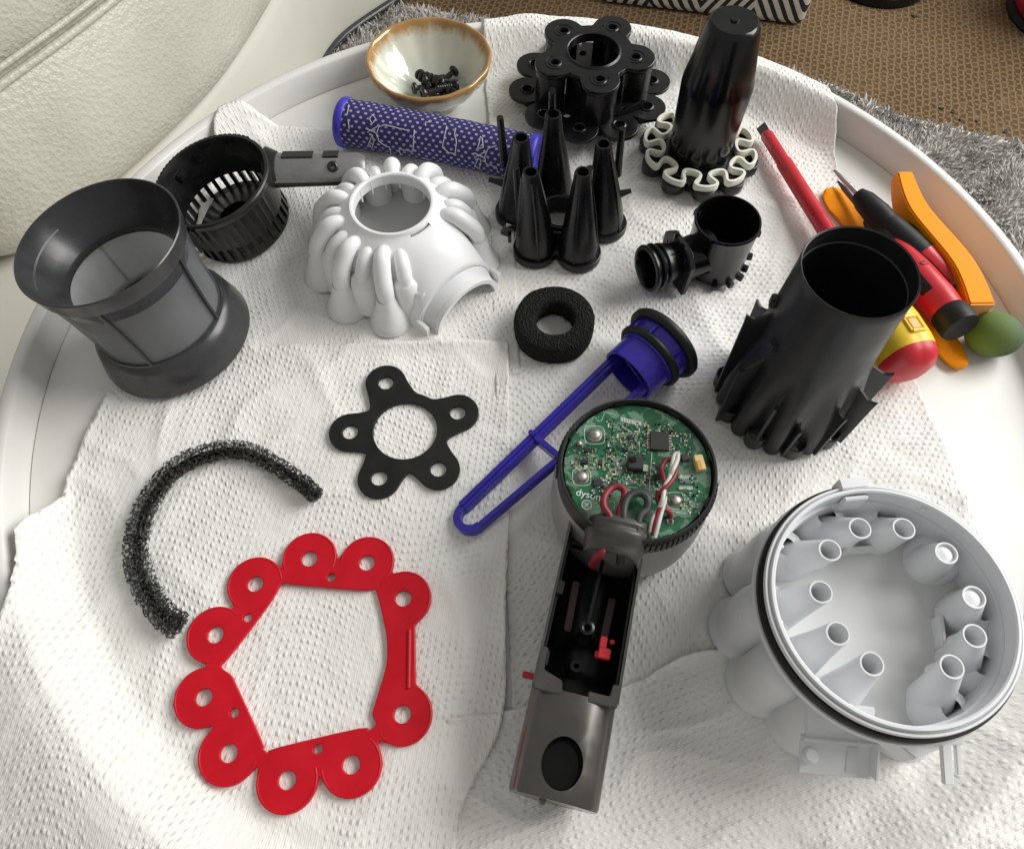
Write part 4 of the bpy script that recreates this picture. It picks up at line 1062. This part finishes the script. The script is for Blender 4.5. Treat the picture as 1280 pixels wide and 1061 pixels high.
def bp_(zx, zy, z=ZC):                                  # place on the board from a close look at the photograph (4.42x, from 670, 490)
    p = W(670 + zx / 4.42, 490 + zy / 4.42, z + ZT) - c
    return Vector((p.x, p.y, z))
def chip(name, zx, zy, sx, sy, h, mat, rot=-.08, bev=.15):
    p = bp_(zx, zy)
    return obj(name, MB().box((0, 0, 0), (sx, sy, h), T(p.x, p.y, p.z + h / 2 + .02) @ Rz(rot)), mat, board, bevel=bev)
ic = chip('driver_chip', 680, 275, 8.2, 8.8, 1.6, M['chip'])
for s_ in (-1, 1):
    for q in range(6):
        p = bp_(680, 275); obj('pin', MB().box((0, 0, 0), (1.5, .7, .5), T(p.x, p.y, p.z + .3) @ Rz(-.08) @ T(s_ * 4.7, -3.4 + q * 1.35, 0)), M['solder'], ic)
chip('sensor_block', 545, 405, 6.8, 6.2, 3.4, M['chip'], -.1, .5)
chip('sensor_post', 530, 390, 2.6, 2.6, 4.4, M['black'], .3, .4)
chip('silver_cap', 602, 425, 2.2, 3.2, 1.6, M['solder'], -.15)
chip('grey_pad', 820, 362, 3.4, 3.6, 1.4, M['dark_steel'], .3)
for zx, zy, sx, sy in ((287, 322, 3.6, 1.8), (265, 386, 3.8, 1.8), (342, 502, 4.0, 3.2), (520, 250, 2, 2.2), (354, 392, 1.7, 2), (495, 318, 2.2, 1.6), (668, 470, 2.8, 2.2), (660, 318, 2, 1.6)):
    q = chip('small_chip', zx, zy, sx, sy, 1.0, M['chip'], -.06)
for zx, zy, r in ((323, 235, 2.5), (252, 468, 2.4), (770, 598, 2.3), (238, 288, 1.4)):
    p = bp_(zx, zy)
    obj('solder_dome', MB().lathe([(r * 1.35, 0.05), (r * 1.1, .5), (r, 1.2), (r * .8, 1.7), (r * .4, 2.0), (0, 2.1)], 24, T(p.x, p.y, p.z)), M['solder'], board, smooth=60)
def sq_outline(zx, zy, hw, rnd_):
    pts_ = []
    for q in range(28):
        a = 2 * PI * q / 28; cx_, sy_ = math.cos(a), math.sin(a); m = max(abs(cx_), abs(sy_)) ** rnd_
        p = bp_(zx, zy); pts_.append(p + Vector((hw * cx_ / m, hw * sy_ / m, .08)))
    return pts_
for zx, zy, hw in ((323, 235, 4.6), (252, 468, 4.0), (770, 598, 3.9)):
    obj('silkscreen_line', MB().tube(sq_outline(zx, zy, hw, .6), .13, 4, cyclic=True), M['print_white'], board)
for poly in ([(360, 160), (380, 110), (440, 125)], [(600, 330), (640, 330), (625, 545), (510, 520)], [(745, 655), (830, 668)], [(400, 600), (435, 605), (430, 650)]):
    obj('silkscreen_line', MB().tube([bp_(x, y) + Vector((0, 0, .08)) for x, y in poly], .13, 4), M['print_white'], board)
con = chip('connector', 897, 402, 4.0, 7.2, 3.4, M['beige'], .14, .3)
p = bp_(903, 402, ZC + 3.4)
obj('connector_slot', MB().box((0, 0, 0), (1.6, 4.4, .4), T(p.x, p.y, p.z + .1) @ Rz(.14)), M['gold'], con)
# rows of tiny resistors and capacitors
r6 = random.Random(5); tiny = {'solder': MB(), 'chip': MB(), 'print_white': MB(), 'beige': MB()}
def tinybox(zx, zy, sx, sy, h, key, rot=-.06):
    p = bp_(zx, zy); tiny[key].box((0, 0, 0), (sx, sy, h), T(p.x, p.y, p.z + h / 2) @ Rz(rot))
for q in range(13): tinybox(470 + q * 9, 150 + q * 2.2, .34, 2.2, .4, 'print_white')
for q in range(7): tinybox(795 + q * 11, 470, .36, 1.6, .4, 'print_white'); tinybox(795 + q * 11, 528, .36, 1.6, .4, 'print_white')
for (x0, x1, y0, y1, cnt) in ((390, 620, 130, 330, 90), (200, 380, 300, 420, 34), (360, 470, 330, 480, 30), (600, 760, 140, 200, 16), (740, 850, 180, 330, 26), (640, 720, 360, 560, 22), (790, 900, 420, 620, 26), (300, 420, 450, 560, 18), (480, 620, 330, 480, 20)):
    for _ in range(int(cnt * 2.6)):
        zx = round(r6.uniform(x0, x1) / 10) * 10; zy = round(r6.uniform(y0, y1) / 12) * 12 + zx * .05
        key = r6.choice(('solder', 'solder', 'print_white', 'chip', 'chip', 'beige'))
        sx, sy = (.9, .5) if r6.random() < .5 else (.5, .9)
        k_ = r6.uniform(.5, 1.2)
        tinybox(zx, zy, sx * k_, sy * k_, .5, key)
for key, b in tiny.items(): tag(obj('tiny_components', b, M[key], board, fix=False), kind='stuff')
tm_ = text_mesh('dyson', 4.6, .04); p = bp_(290, 566, ZC + .12)
to = obj('board_print', tm_, M['print_white'], board, p); to.rotation_euler = (0, 0, rad(-14))
p = bp_(280, 620, ZC + .08)
obj('board_print', MB().lathe([(1.9, 0), (2.2, 0), (2.2, .1), (1.9, .1)], 24, T(*p), closed=True).box(p, (2.4, .3, .15), R=Matrix.Rotation(.7, 3, 'Z')).box(p, (.3, 2.2, .15), R=Matrix.Rotation(.7, 3, 'Z')), M['print_white'], board)
def wire(name, pl_, r, mat, parent=mb):
    return obj(name, MB().tube(spline([bp_(x, y, z) for x, y, z in pl_], 8), r, 10), mat, parent, smooth=80)
zc = ZC
wire('red_wire', [(420, 800, zc + 2), (410, 690, zc + 5), (375, 630, zc + 6), (378, 575, zc + 6), (415, 530, zc + 5), (460, 520, zc + 5), (490, 550, zc + 5), (480, 610, zc + 5), (462, 660, zc + 5), (455, 790, zc + 3)], 1.55, M['wire_red'])
wire('black_wire', [(485, 800, zc + 2), (482, 700, zc + 5), (490, 615, zc + 6), (525, 565, zc + 6), (580, 555, zc + 6), (617, 590, zc + 6), (612, 645, zc + 5), (570, 690, zc + 5), (555, 800, zc + 3)], 1.7, M['wire_black'])
wire('twisted_red_wire', [(648, 790, zc + 2), (660, 710, zc + 4), (690, 620, zc + 6), (712, 540, zc + 7), (705, 470, zc + 7), (692, 420, zc + 6), (720, 372, zc + 6), (768, 385, zc + 6), (772, 440, zc + 7), (740, 500, zc + 8), (700, 540, zc + 8), (672, 575, zc + 6), (690, 625, zc + 5), (735, 660, zc + 3), (742, 690, zc + .6)], 1.15, M['wire_red'])
wire('twisted_white_wire', [(632, 770, zc + 2), (645, 700, zc + 4), (675, 650, zc + 5), (700, 590, zc + 8), (712, 520, zc + 8), (738, 470, zc + 8), (752, 400, zc + 8), (765, 345, zc + 7), (782, 340, zc + 7), (780, 375, zc + 8), (755, 430, zc + 9), (730, 490, zc + 6), (705, 545, zc + 6), (712, 590, zc + 6), (690, 670, zc + 5), (672, 740, zc + 4), (655, 800, zc + 2)], 1.0, M['wire_white'])
p = bp_(738, 712, ZC + .1)
obj('solder_eye', MB().lathe([(.6, 0), (1.2, .6), (1.8, 0)], 14, T(*p)), M['solder'], board)

# handle
ZH = 38.0
h0 = W(757, 672, ZH + ZT) - c; h1 = W(693, 1000, ZH + ZT) - c; h0.z = h1.z = 0
hd = (h1 - h0).normalized(); Lh = (h1 - h0).length; hsd = Vector((hd.y, -hd.x, 0))
if hsd.x > 0: hsd = -hsd                                  # hsd points to the left
HWD = 17.2
def hp(t, s_, z): return h0 + hd * t + hsd * s_ + Vector((0, 0, z))
def outer_sec(t, top):
    wv = HWD + .8 * (t / Lh)
    pts_ = []
    for q in range(19):                                  # round underside
        a = PI * q / 18
        pts_.append((wv * math.cos(a), 18 - (17.4) * math.sin(a)))
    return pts_, wv
TS = 66.0                                                 # end of the open trough
secs = []
for t in (-4, 10, 30, 50, TS + 1):
    o_, wv = outer_sec(t, 0)
    ztop = ZH - .2 + (6.0 * max(0, 1 - (t + 4) / 34) ** 2)
    row = [(wv, ztop)] + o_ + [(-wv, ztop), (-wv + 1.2, ztop)] + [(-(wv - 1.2) * math.cos(PI * q / 18), 18 - 15.6 * math.sin(PI * q / 18)) for q in range(19)] + [(wv - 1.2, ztop)]
    secs.append([hp(t, x, z) for x, z in row])
obj('handle_shell', MB().loft(secs), M['grey_metal'], mb, smooth=40)
secs = []
for t in (-3.6, 30, TS):
    o_, wv = outer_sec(t, 0); wv -= 1.4
    zt = ZH - 2.5
    row = [(wv, zt)] + [(wv * math.cos(PI * q / 14), 18 - 15.2 * math.sin(PI * q / 14)) for q in range(15)] + [(-wv, zt)] + [(-wv + 1, zt)] + [(-(wv - 1) * math.cos(PI * q / 14), 18 - 14.2 * math.sin(PI * q / 14)) for q in range(15)] + [(wv - 1, zt)]
    secs.append([hp(t, x, z) for x, z in row])
obj('handle_liner', MB().loft(secs), M['black'], mb, smooth=40)
secs = []
for t in (TS + 1.2, TS + 3, 80, 95, Lh - 1.2, Lh):
    o_, wv = outer_sec(t, 0); k_ = 1.0 if t < Lh - .5 else .97
    row = o_[:]
    row.append((-wv, ZH - 12))
    for q in range(13):
        a = PI * q / 12; row.append((-wv * math.cos(a), ZH - 12 + 12.4 * math.sin(a) ** .9))
    secs.append([hp(t, x * k_, 20 + (z - 20) * k_) for x, z in row])
grip = obj('handle_grip', MB().loft(secs), M['grey_metal'], mb, smooth=50)
hc = W(703, 953, ZH + ZT) - c; hc.z = 0
cut(grip, MB().lathe([(0, ZH - 20), (8.0, ZH - 20), (8.0, ZH + 6), (0, ZH + 6)], 40, T(hc.x, hc.y, 0) @ Rz(math.atan2(hd.y, hd.x)) @ Matrix.Diagonal((1.22, 1, 1, 1))))
obj('socket', MB().lathe([(7.95, ZH - .8), (7.85, ZH - .3), (7.5, ZH - 1.2), (7.5, ZH - 18), (0, ZH - 18.5), (0, ZH - 19.6), (7.95, ZH - 19.6)], 40, T(hc.x, hc.y, 0) @ Rz(math.atan2(hd.y, hd.x)) @ Matrix.Diagonal((1.22, 1, 1, 1))), M['black'], mb)
# stepped lip where the cover clips in
lipz = ZH + .1
for poly in ([(HWD, 52), (HWD - 3.0, 52), (HWD - 3.0, 61), (6, 63.5), (5, TS + 3), (HWD, TS + 3)], [(-HWD, 60), (-HWD + 3, 60), (-HWD + 3.5, 65), (-5, 65), (-5.5, TS + 3), (-HWD, TS + 3)]):
    vs = [hp(t, s_, z) for z in (lipz - 3.4, lipz) for s_, t in poly]; n = len(poly)
    obj('clip_lip', MB().add(vs, [tuple(reversed(range(n))), tuple(range(n, 2 * n))] + [(i, (i + 1) % n, n + (i + 1) % n, n + i) for i in range(n)]), M['grey_metal'], mb, bevel=.4)
for s_, t in ((HWD - 2.4, 26), (HWD - 2.4, 56)):
    obj('side_tab', MB().box(hp(t, s_, ZH - 2), (3, 6, 4), R=Matrix.Rotation(math.atan2(hd.y, hd.x) + PI / 2, 3, 'Z')), M['black_matte'], mb, bevel=.4)
obj('trough_rib', MB().tube([hp(8, -1, ZH - 8), hp(36, 0, ZH - 10)], (.7, 2), sect=rsec, up=(0, 0, 1)), M['black_gloss'], mb)
obj('trough_rib', MB().tube([hp(4, HWD - 3, ZH - 6), hp(6, -HWD + 3, ZH - 6)], (.8, 2.4), sect=rsec, up=(0, 0, 1)), M['black'], mb)
obj('screw_post', MB().lathe([(1.5, 10), (1.5, ZH - 9), (2.2, ZH - 8.6), (3.2, ZH - 9), (3.4, 10)], 20, T(*hp(38, 0, 0)), closed=True), M['black'], mb)
obj('screw_post', MB().lathe([(1.2, 6), (1.2, ZH - 18), (2.6, ZH - 18), (2.8, 6)], 20, T(*hp(53, 1, 0)), closed=True), M['black'], mb)
obj('trigger_bar', MB().tube([hp(22, -8.5, ZH - 15), hp(40, -8.0, ZH - 15)], (1.6, 2.6), sect=rsec, up=(0, 0, 1)), M['dark_red'], mb, bevel=.4)
obj('trigger_bar', MB().tube([hp(18, 8.5, ZH - 15), hp(40, 8.0, ZH - 17)], (1.6, 2.6), sect=rsec, up=(0, 0, 1)), M['dark_red'], mb, bevel=.4)
lt = W(756, 815, ZH - 6 + ZT) - c; lt.z = ZH - 9
Rr = Matrix.Rotation(math.atan2(hd.y, hd.x) + PI / 2, 3, 'Z')
obj('red_latch', MB().box(lt, (5.2, 4.6, 4), R=Rr).box(lt + Rr @ Vector((-1.2, 4.4, 0)), (3.0, 5.0, 3.6), R=Rr).box(lt + Rr @ Vector((2.4, 5.4, .4)), (2.0, 2.0, 3.6), R=Rr).box(lt + Rr @ Vector((-2.6, -.8, -.6)), (2.4, 3, 2.4), R=Rr), M['red_hard'], mb, bevel=.4)
nb = hp(62.5, HWD - 1, 24)
obj('red_nub', MB().tube([nb, nb + hsd * 6.5], (1.3, 1.9), sect=rsec, up=(0, 0, 1)), M['red_hard'], mb, bevel=.4)
kn = W(676, 1009, 26) - c
obj('end_pip', MB().lathe([(0, 0), (1.6, .2), (1.8, 1.2), (1.2, 2.6), (0, 3)], 14, along(hp(Lh - .6, 4, 28), hd)), M['grey_metal'], mb, smooth=60)
# tape wrapped over the wires
vs = []; fcs = []; NU, NV = 26, 18
qa, qb, qc_, qd = [bp_(x, y, ZC + 1) for x, y in ((282, 672), (655, 745), (582, 935), (268, 838))]
for i in range(NU + 1):
    u = i / NU
    for j in range(NV + 1):
        v = j / NV
        p = (qa * (1 - u) + qb * u) * (1 - v) + (qd * (1 - u) + qc_ * u) * v
        p.z = ZB + .8 + 4.6 * max(0, math.sin(PI * u)) ** .6 - 8.0 * v * v - (6 * (abs(2 * u - 1) ** 6)) - 2.5 * (1 - v) ** 3
        p.z += .9 * noise.noise(Vector((u * 2.2, v * 9, 1))) + .5 * math.sin(v * 13 + 2.0 * u + 2 * noise.noise(Vector((u * 3, v * 2, 5)))) * .7
        vs.append(p)
for i in range(NU):
    for j in range(NV):
        a0 = i * (NV + 1) + j; fcs.append((a0, a0 + 1, a0 + NV + 2, a0 + NV + 1))
tp = obj('tape_wrap', MB().add(vs, fcs), M['tape'], mb, smooth=180)
md = tp.modifiers.new('thick', 'SOLIDIFY'); md.thickness = .0006
wire('red_wire', [(455, 780, zc - 2), (400, 850, zc - 2.5), (365, 880, zc - 1), (335, 915, zc - 5), (310, 950, zc - 12)], 1.9, M['wire_red'])
wire('black_wire', [(480, 790, zc - 2), (470, 880, zc - 5), (465, 940, zc - 10)], 1.8, M['wire_black'])

# ------------------------------------------------------------------ light grey cyclone manifold
c = Vector((150.0, 79.0, 0))
mf = thing('cyclone_manifold', 'light grey cyclone manifold with black ring seal and ten inner nozzles', 'vacuum part', (c.x, c.y, ZT))
ZM = 62.0
AM = [176, 140, 107, 72, 37, 0, -30, -62, -122, -152]
obj('rim', MB().lathe([(46.2, ZM - 9), (46.2, ZM - 3), (46.0, ZM - .6), (46.6, ZM), (47.6, ZM), (48.0, ZM - 1), (48.0, ZM - 2.4), (48.4, ZM - 2.6), (48.8, ZM - 1.4), (49.6, ZM - 1.4), (49.9, ZM - 2.2), (49.9, ZM - 3.6), (48.4, ZM - 4.0), (48.4, ZM - 9)], 140, closed=True), M['lgrey'], mf, smooth=30)
obj('ring_seal', MB().lathe([(48.2, ZM - 9.4), (50.6, ZM - 9.4), (51.4, ZM - 8.4), (51.4, ZM - 5.6), (50.6, ZM - 4.4), (48.2, ZM - 4.2)], 140, closed=True), M['rubber'], mf, smooth=40)
obj('lower_lip', MB().lathe([(46.4, ZM - 13), (51.6, ZM - 12.8), (52.4, ZM - 11.4), (51.8, ZM - 9.6), (46.4, ZM - 9.5)], 140, closed=True), M['lgrey'], mf, smooth=30)
obj('wall', MB().lathe([(44.8, 16), (45.0, ZM - 9.1), (46.4, ZM - 9.1), (46.6, ZM - 14), (46.2, 16)], 120, closed=True), M['lgrey'], mf)
obj('floor', MB().lathe([(0, 34), (30, 34), (46, 35), (46, 31), (0, 31)], 96), M['lgrey_floor'], mf)
for k, ad in enumerate(AM):
    a = rad(ad); rd = Vector((math.cos(a), math.sin(a), 0))
    q = rd * 43
    obj('outer_cup', MB().lathe([(13.6, .4), (15.2, 0), (15.8, 1.4), (15.2, 3.2), (13.8, 4.4), (13.2, 6), (13.0, 14), (12.6, 30), (11.6, 38), (9, 43), (4, 46)], 40, T(q.x, q.y, 0)), M['lgrey'], mf, smooth=35)
    pb, ptp = rd * 39.5 + Vector((0, 0, 32)), rd * 30.0 + Vector((2.0, 1.5, ZM - 1))
    closed = ad in (37, 0)
    secs = []
    for f, r in ((0, 9.8), (.3, 8.1), (.65, 6.2), (.9, 5.1), (1.0, 4.7)):
        p = pb.lerp(ptp, f); secs.append([p + Vector((r * math.cos(2 * PI * i / 32), r * math.sin(2 * PI * i / 32), 0)) for i in range(32)])
    p = ptp
    for r, z in ((4.55, .35), (4.0, .35), (3.75, 0), (3.5, -1.2 if closed else -14)):
        secs.append([p + Vector((r * math.cos(2 * PI * i / 32), r * math.sin(2 * PI * i / 32), z)) for i in range(32)])
    nz_ = obj('nozzle', MB().loft(secs, cap=False), M['lgrey'], mf, smooth=45)
    zc_ = -1.0 if closed else -13.5
    obj('nozzle_plug' if closed else 'nozzle_throat', MB().lathe([(0, zc_ + .6), (1.4, zc_ + .5), (3.4, zc_), (3.6, zc_ - .4)], 28, T(*p)), M['lgrey'] if closed else M['lgrey_floor'], nz_)
for ad, z in ((88, 35), (-14, 35)):
    a = rad(ad); obj('web', MB().box((0, 0, 0), (1.6, 13, 13), T(28.5 * math.cos(a), 28.5 * math.sin(a), z) @ Rz(a + .1)), M['lgrey'], mf, bevel=.3)
for ad in (150, 190, -140, 60):
    a = rad(ad); obj('rim_pip', MB().box((0, 0, 0), (1.6, 1.4, 3), T(45.8 * math.cos(a), 45.8 * math.sin(a), ZM - 3.4) @ Rz(a)), M['lgrey'], mf, bevel=.2)
a = rad(96)
obj('top_clip', MB().box((0, 0, 0), (5, 12, 9), T(50.5 * math.cos(a), 50.5 * math.sin(a), ZM - 4.5) @ Rz(a)).box((0, 0, 0), (2, 10.5, 12), T(44.6 * math.cos(a), 44.6 * math.sin(a), ZM - 8) @ Rz(a)), M['lgrey'], mf, bevel=.5)
# bracket at the near left and prong at the near right
b0, b1 = W(996, 944, 34) - c, W(1088, 952, 34) - c
bd = (b1 - b0).normalized(); Lb = (b1 - b0).length; tl = rad(28)
bo = Vector((bd.y, -bd.x, 0)) * math.cos(tl) - Vector((0, 0, 1)) * math.sin(tl)      # outwards and down
Rb = Matrix((bd, -bo, bd.cross(-bo))).transposed(); ctr = (b0 + b1) / 2
br = obj('bracket', MB().box(ctr, (Lb, 13, 1.6), R=Rb).box(ctr + bd * (Lb / 2 - .7) + bo * -.5 + Vector((0, 0, 3)), (1.2, 14, 6), R=Rb).box(ctr - bo * 7 + Vector((0, 0, 1.5)), (Lb, 1.4, 5), R=Rb), M['lgrey'], mf, bevel=.3)
obj('bracket_slot', MB().box(ctr + bd * (Lb * .2) + Vector((0, 0, .9)), (4.2, 10, .8), R=Rb), M['lgrey_floor'], br)
obj('bracket_post', MB().lathe([(0, 0), (3.0, 0), (3.0, 3), (2.2, 4), (0, 4)], 20, T(*(ctr - bd * (Lb * .38) + Vector((0, 0, .6))))), M['lgrey'], br)
obj('bracket_arm', MB().box(ctr - bo * 14 + Vector((0, 0, 1)), (Lb * .9, 14, 2), R=Rb), M['lgrey'], mf, bevel=.3)
p0_ = W(1183, 950, 46) - c
Rp_ = Matrix.Rotation(rad(20), 3, 'X')
pr = obj('prong', MB().box(p0_ + Vector((-1.6, -1.0, 0)), (3.6, 15, 2.6), R=Rp_).box(p0_ + Vector((3.0, .5, .3)), (2.0, 11, 2.2), R=Rp_).box(p0_ + Vector((.6, 7.4, 2.8)), (9, 4.5, 2.4), R=Rp_), M['white'], mf, bevel=.3)
obj('gusset', MB().prism([(-2, -46), (30, -40), (22, -50), (8, -55)], 20, 34), M['lgrey'], mf, bevel=.5)

# ------------------------------------------------------------------ tools on the right
def straight(name, label, a, b, cat='screwdriver'):
    d = (b - a).normalized(); c = (a + b) / 2; c.z = 0
    t = thing(name, label, cat, c)
    return t, along(a - c, d), (b - a).length
a_, b_ = W(951, 157, 7), W(1144, 466, 20)
sd_, Ms, Ls = straight('screwdriver', 'red insulated screwdriver with yellow band on its handle end', a_, b_)
blade = MB().tube([(0, 0, 0), (0, 0, 4), (0, 0, 12)], [(3.2, .7), (3.2, 1.0), (3.0, 2.4)], sect=[(-1, -1), (1, -1), (1, 1), (-1, 1)], M=Ms)
obj('blade', blade, M['dark_steel'], sd_, bevel=.2)
obj('insulation', MB().lathe([(0, 9), (3.6, 9), (4.2, 10.5), (4.3, 36), (5.0, 38), (5.1, Ls - 92), (0, Ls - 92)], 24, Ms), M['red_hard'], sd_, smooth=40)
H0 = Ls - 95
hprof = [(5.4, 0), (9.5, 3), (10.5, 8), (9.4, 18), (10.2, 28), (13.8, 42), (15.8, 54), (16.4, 61)]
hex_ = lambda a, r, z: r * (1 - .045 * (1 - abs(math.cos(3 * a))))
hdl = obj('grip', MB().lathe([(0, H0)] + [(r, H0 + z) for r, z in hprof], 72, Ms, rmod=hex_), M['red_hard'], sd_, smooth=40)
obj('band', MB().lathe([(16.4, H0 + 61), (17.0, H0 + 66), (17.0, H0 + 80), (16.3, H0 + 86)], 72, Ms, rmod=hex_), M['yellow'], sd_, smooth=50)
obj('end_cap', MB().lathe([(16.2, H0 + 86), (15.4, H0 + 89), (12.4, H0 + 92.5), (7, H0 + 95), (0, H0 + 95.4)], 72, Ms, rmod=hex_), M['red_hard'], sd_, smooth=60)
# angle on the handle that faces up
upl = (Ms.to_3x3().inverted() @ Vector((0, 0, 1))); au = math.atan2(upl.y, upl.x)
def onh(ang, r, z): return Ms @ Matrix.Translation((r * math.cos(ang), r * math.sin(ang), z)) @ Rz(ang)
obj('band_window', MB().box((0, 0, 0), (1.2, 5.4, 6.6), onh(au - .15, 16.6, H0 + 75)), M['pale_orange'], sd_, bevel=.3)
for s_ in (-1, 1):
    obj('window_frame', MB().box((0, 0, 0), (2.6, 1.6, 10), onh(au - .15 + s_ * .24, 16.4, H0 + 75)).box((0, 0, 0), (2.6, 8.4, 1.6), onh(au - .15, 16.4, H0 + 75 + s_ * 4.6)), M['yellow'], sd_, bevel=.4)
for q in range(4):
    obj('grip_rib', MB().box((0, 0, 0), (1.4, 9, 1.3), onh(au + .5, 14.6 + q * .5, H0 + 44 + q * 5.4)), M['red_hard'], sd_, bevel=.4)
tx = text_mesh('STANLEY', 6.4, .15)
to = obj('grip_print', tx, M['gold'], sd_)
Mo = onh(au - .55, 12.4, H0 + 52) @ Matrix(((0, 0, 1, 0), (0, 1, 0, 0), (-1, 0, 0, 0), (0, 0, 0, 1)))
# local x of the text runs along the handle towards its end, its face outwards
Mo = onh(au - .15, 15.2, H0 + 50) @ Matrix(((0, 0, 1, 0), (0, -1, 0, 0), (1, 0, 0, 0), (0, 0, 0, 1)))
to.matrix_basis = Matrix.Scale(.001, 4) @ Mo @ Matrix.Scale(1000, 4)

def small_driver(a, b, label, tip, HL=92, black=26):
    t, Mx, L_ = straight('screwdriver', label, a, b)
    G = L_ - HL
    obj('blade', MB().lathe([(0, 0), (.7, .4), (1.0, 3), (1.6, 8), (1.7, G + 4), (0, G + 4)], 16, Mx), M[tip], t)
    obj('collar', MB().lathe([(0, G), (4.2, G), (6.4, G + 6), (7.6, G + 18), (7.2, G + 26), (0, G + 26)], 32, Mx), M['rubber'], t, smooth=50)
    gp = [(7.2, 26), (8.2, 34), (9.2, 48), (9.6, 54), (9.8, 70), (9.0, 80)]
    if black > 26: obj('grip_sleeve', MB().lathe([(r_, G + z_) for r_, z_ in gp if z_ <= black], 48, Mx), M['rubber'], t, smooth=60)
    obj('grip', MB().lathe([(r_, G + z_) for r_, z_ in gp if z_ >= black], 48, Mx), M['red_hard'], t, smooth=60)
    upl = Mx.to_3x3().inverted() @ Vector((0, 0, 1)); au = math.atan2(upl.y, upl.x)
    for s_ in (-1.15, .9):
        obj('rubber_pad', MB().lathe([(8.4, G + 33), (9.2, G + 36), (10.2, G + 54), (10.3, G + 66), (9.4, G + 69)], 8, Mx, a0=au + s_ - .34, a1=au + s_ + .34), M['rubber'], t, smooth=50)
    obj('end_cap', MB().lathe([(9.0, G + 79.5), (9.9, G + 81), (10.2, G + 90), (9.6, G + 92), (0, G + 92.4)], 40, Mx), M['rubber'], t, smooth=50)
    return t, Mx, G, au
t2, M2, G2, au2 = small_driver(W(1047, 226, 8), W(1196, 403, 24), 'red and black screwdriver with black end beside the bucket shaped shroud', 'dark_steel', 88)
tx = obj('grip_print', text_mesh('U', 5, .12), M['print_dark'], t2)
Mo = M2 @ Matrix.Translation((9.6 * math.cos(au2), 9.6 * math.sin(au2), G2 + 50)) @ Rz(au2) @ Matrix(((0, 0, 1, 0), (0, -1, 0, 0), (1, 0, 0, 0), (0, 0, 0, 1)))
tx.matrix_basis = Matrix.Scale(.001, 4) @ Mo @ Matrix.Scale(1000, 4)
small_driver(W(1042, 212, 22), W(1216, 388, 14), 'black gripped screwdriver with bright thin shaft partly under the long orange tool', 'steel', 96, 54)

# long orange pry tool leaning along the rim
o0, o1, o2, o3 = W(1131, 212, 26), W(1150, 258, 27), W(1205, 325, 29), W(1229, 379, 29)
c = (o1 + o2) / 2; c.z = 0
pt = thing('pry_tool', 'long thick orange plastic pry tool lying along the right rim', 'pry tool', c)
po = [p - c for p in (o0, o1, o2, o3)]
pp = spline(po, 6)
rr = [(4.6 + 1.6 * min(1, i / 6) + (1.0 * max(0, i - 6) / 12), 4.5 + 5.0 * min(1, i / 7)) for i in range(len(pp))]
pp = [p - Vector((0, 0, ry_)) for p, (rx_, ry_) in zip(pp, rr)]
obj('bar', MB().tube(pp, rr, sect=rsec, up=(0, 0, 1)), M['orange'], pt, bevel=.9)
dd = (pp[-1] - pp[-2]).normalized()
obj('pale_end', MB().tube([pp[-1], pp[-1] + dd * .35], [(rr[-1][0] - .7, rr[-1][1] - .7)] * 2, sect=rsec, up=(0, 0, 1)), M['pale_orange'], pt)  # end face in a paler orange than the bar
# flat orange pry tool underneath
f_ = [W(x, y, 4) for x, y in ((1031, 238), (1048, 250), (1085, 292), (1150, 380), (1190, 440), (1207, 458))]
c = f_[2].copy(); c.z = 0
p2 = thing('pry_tool', 'flat orange leaf tipped pry tool under the screwdrivers', 'pry tool', c)
fpp = spline([p - c for p in f_], 6); n = len(fpp)
wd = [max(1.5, 10 * min(1, math.sqrt(max(0.02, i / 7)), math.sqrt(max(0.03, (n - 1 - i) / 9)) * .85)) for i in range(n)]
obj('leaf', MB().tube(fpp, [(w_, 1.8) for w_ in wd], sect=[(-1, -.6), (-.9, -1), (.9, -1), (1, -.6), (1, .3), (.35, 1), (-.35, 1), (-1, .3)], up=(0, 0, 1)), M['orange'], p2, smooth=40)
# green fruit at the rim
c = W(1243, 417, 13); c.z = 0
fr = thing('green_fruit', 'small green egg shaped fruit by the right rim', 'fruit', (c.x, c.y, 0))
me = MB().lathe([(12.6 * math.sin(PI * i / 24) * (1 + .05 * math.cos(PI * i / 24)), -14.8 * math.cos(PI * i / 24)) for i in range(25)], 48, T(0, 0, 12.7) @ Matrix.Rotation(rad(90), 4, 'Y') @ Matrix.Rotation(rad(20), 4, 'X')).mesh('skin', smooth=180)
obj('skin', me, M['lime'], fr)
sp_ = W(1270, 431, 6) - c
obj('stem', MB().tube([sp_ + Vector((-3, 1, 1)), sp_ + Vector((0, 0, 0))], [1.1, .7], 8), M['rubber'], fr)
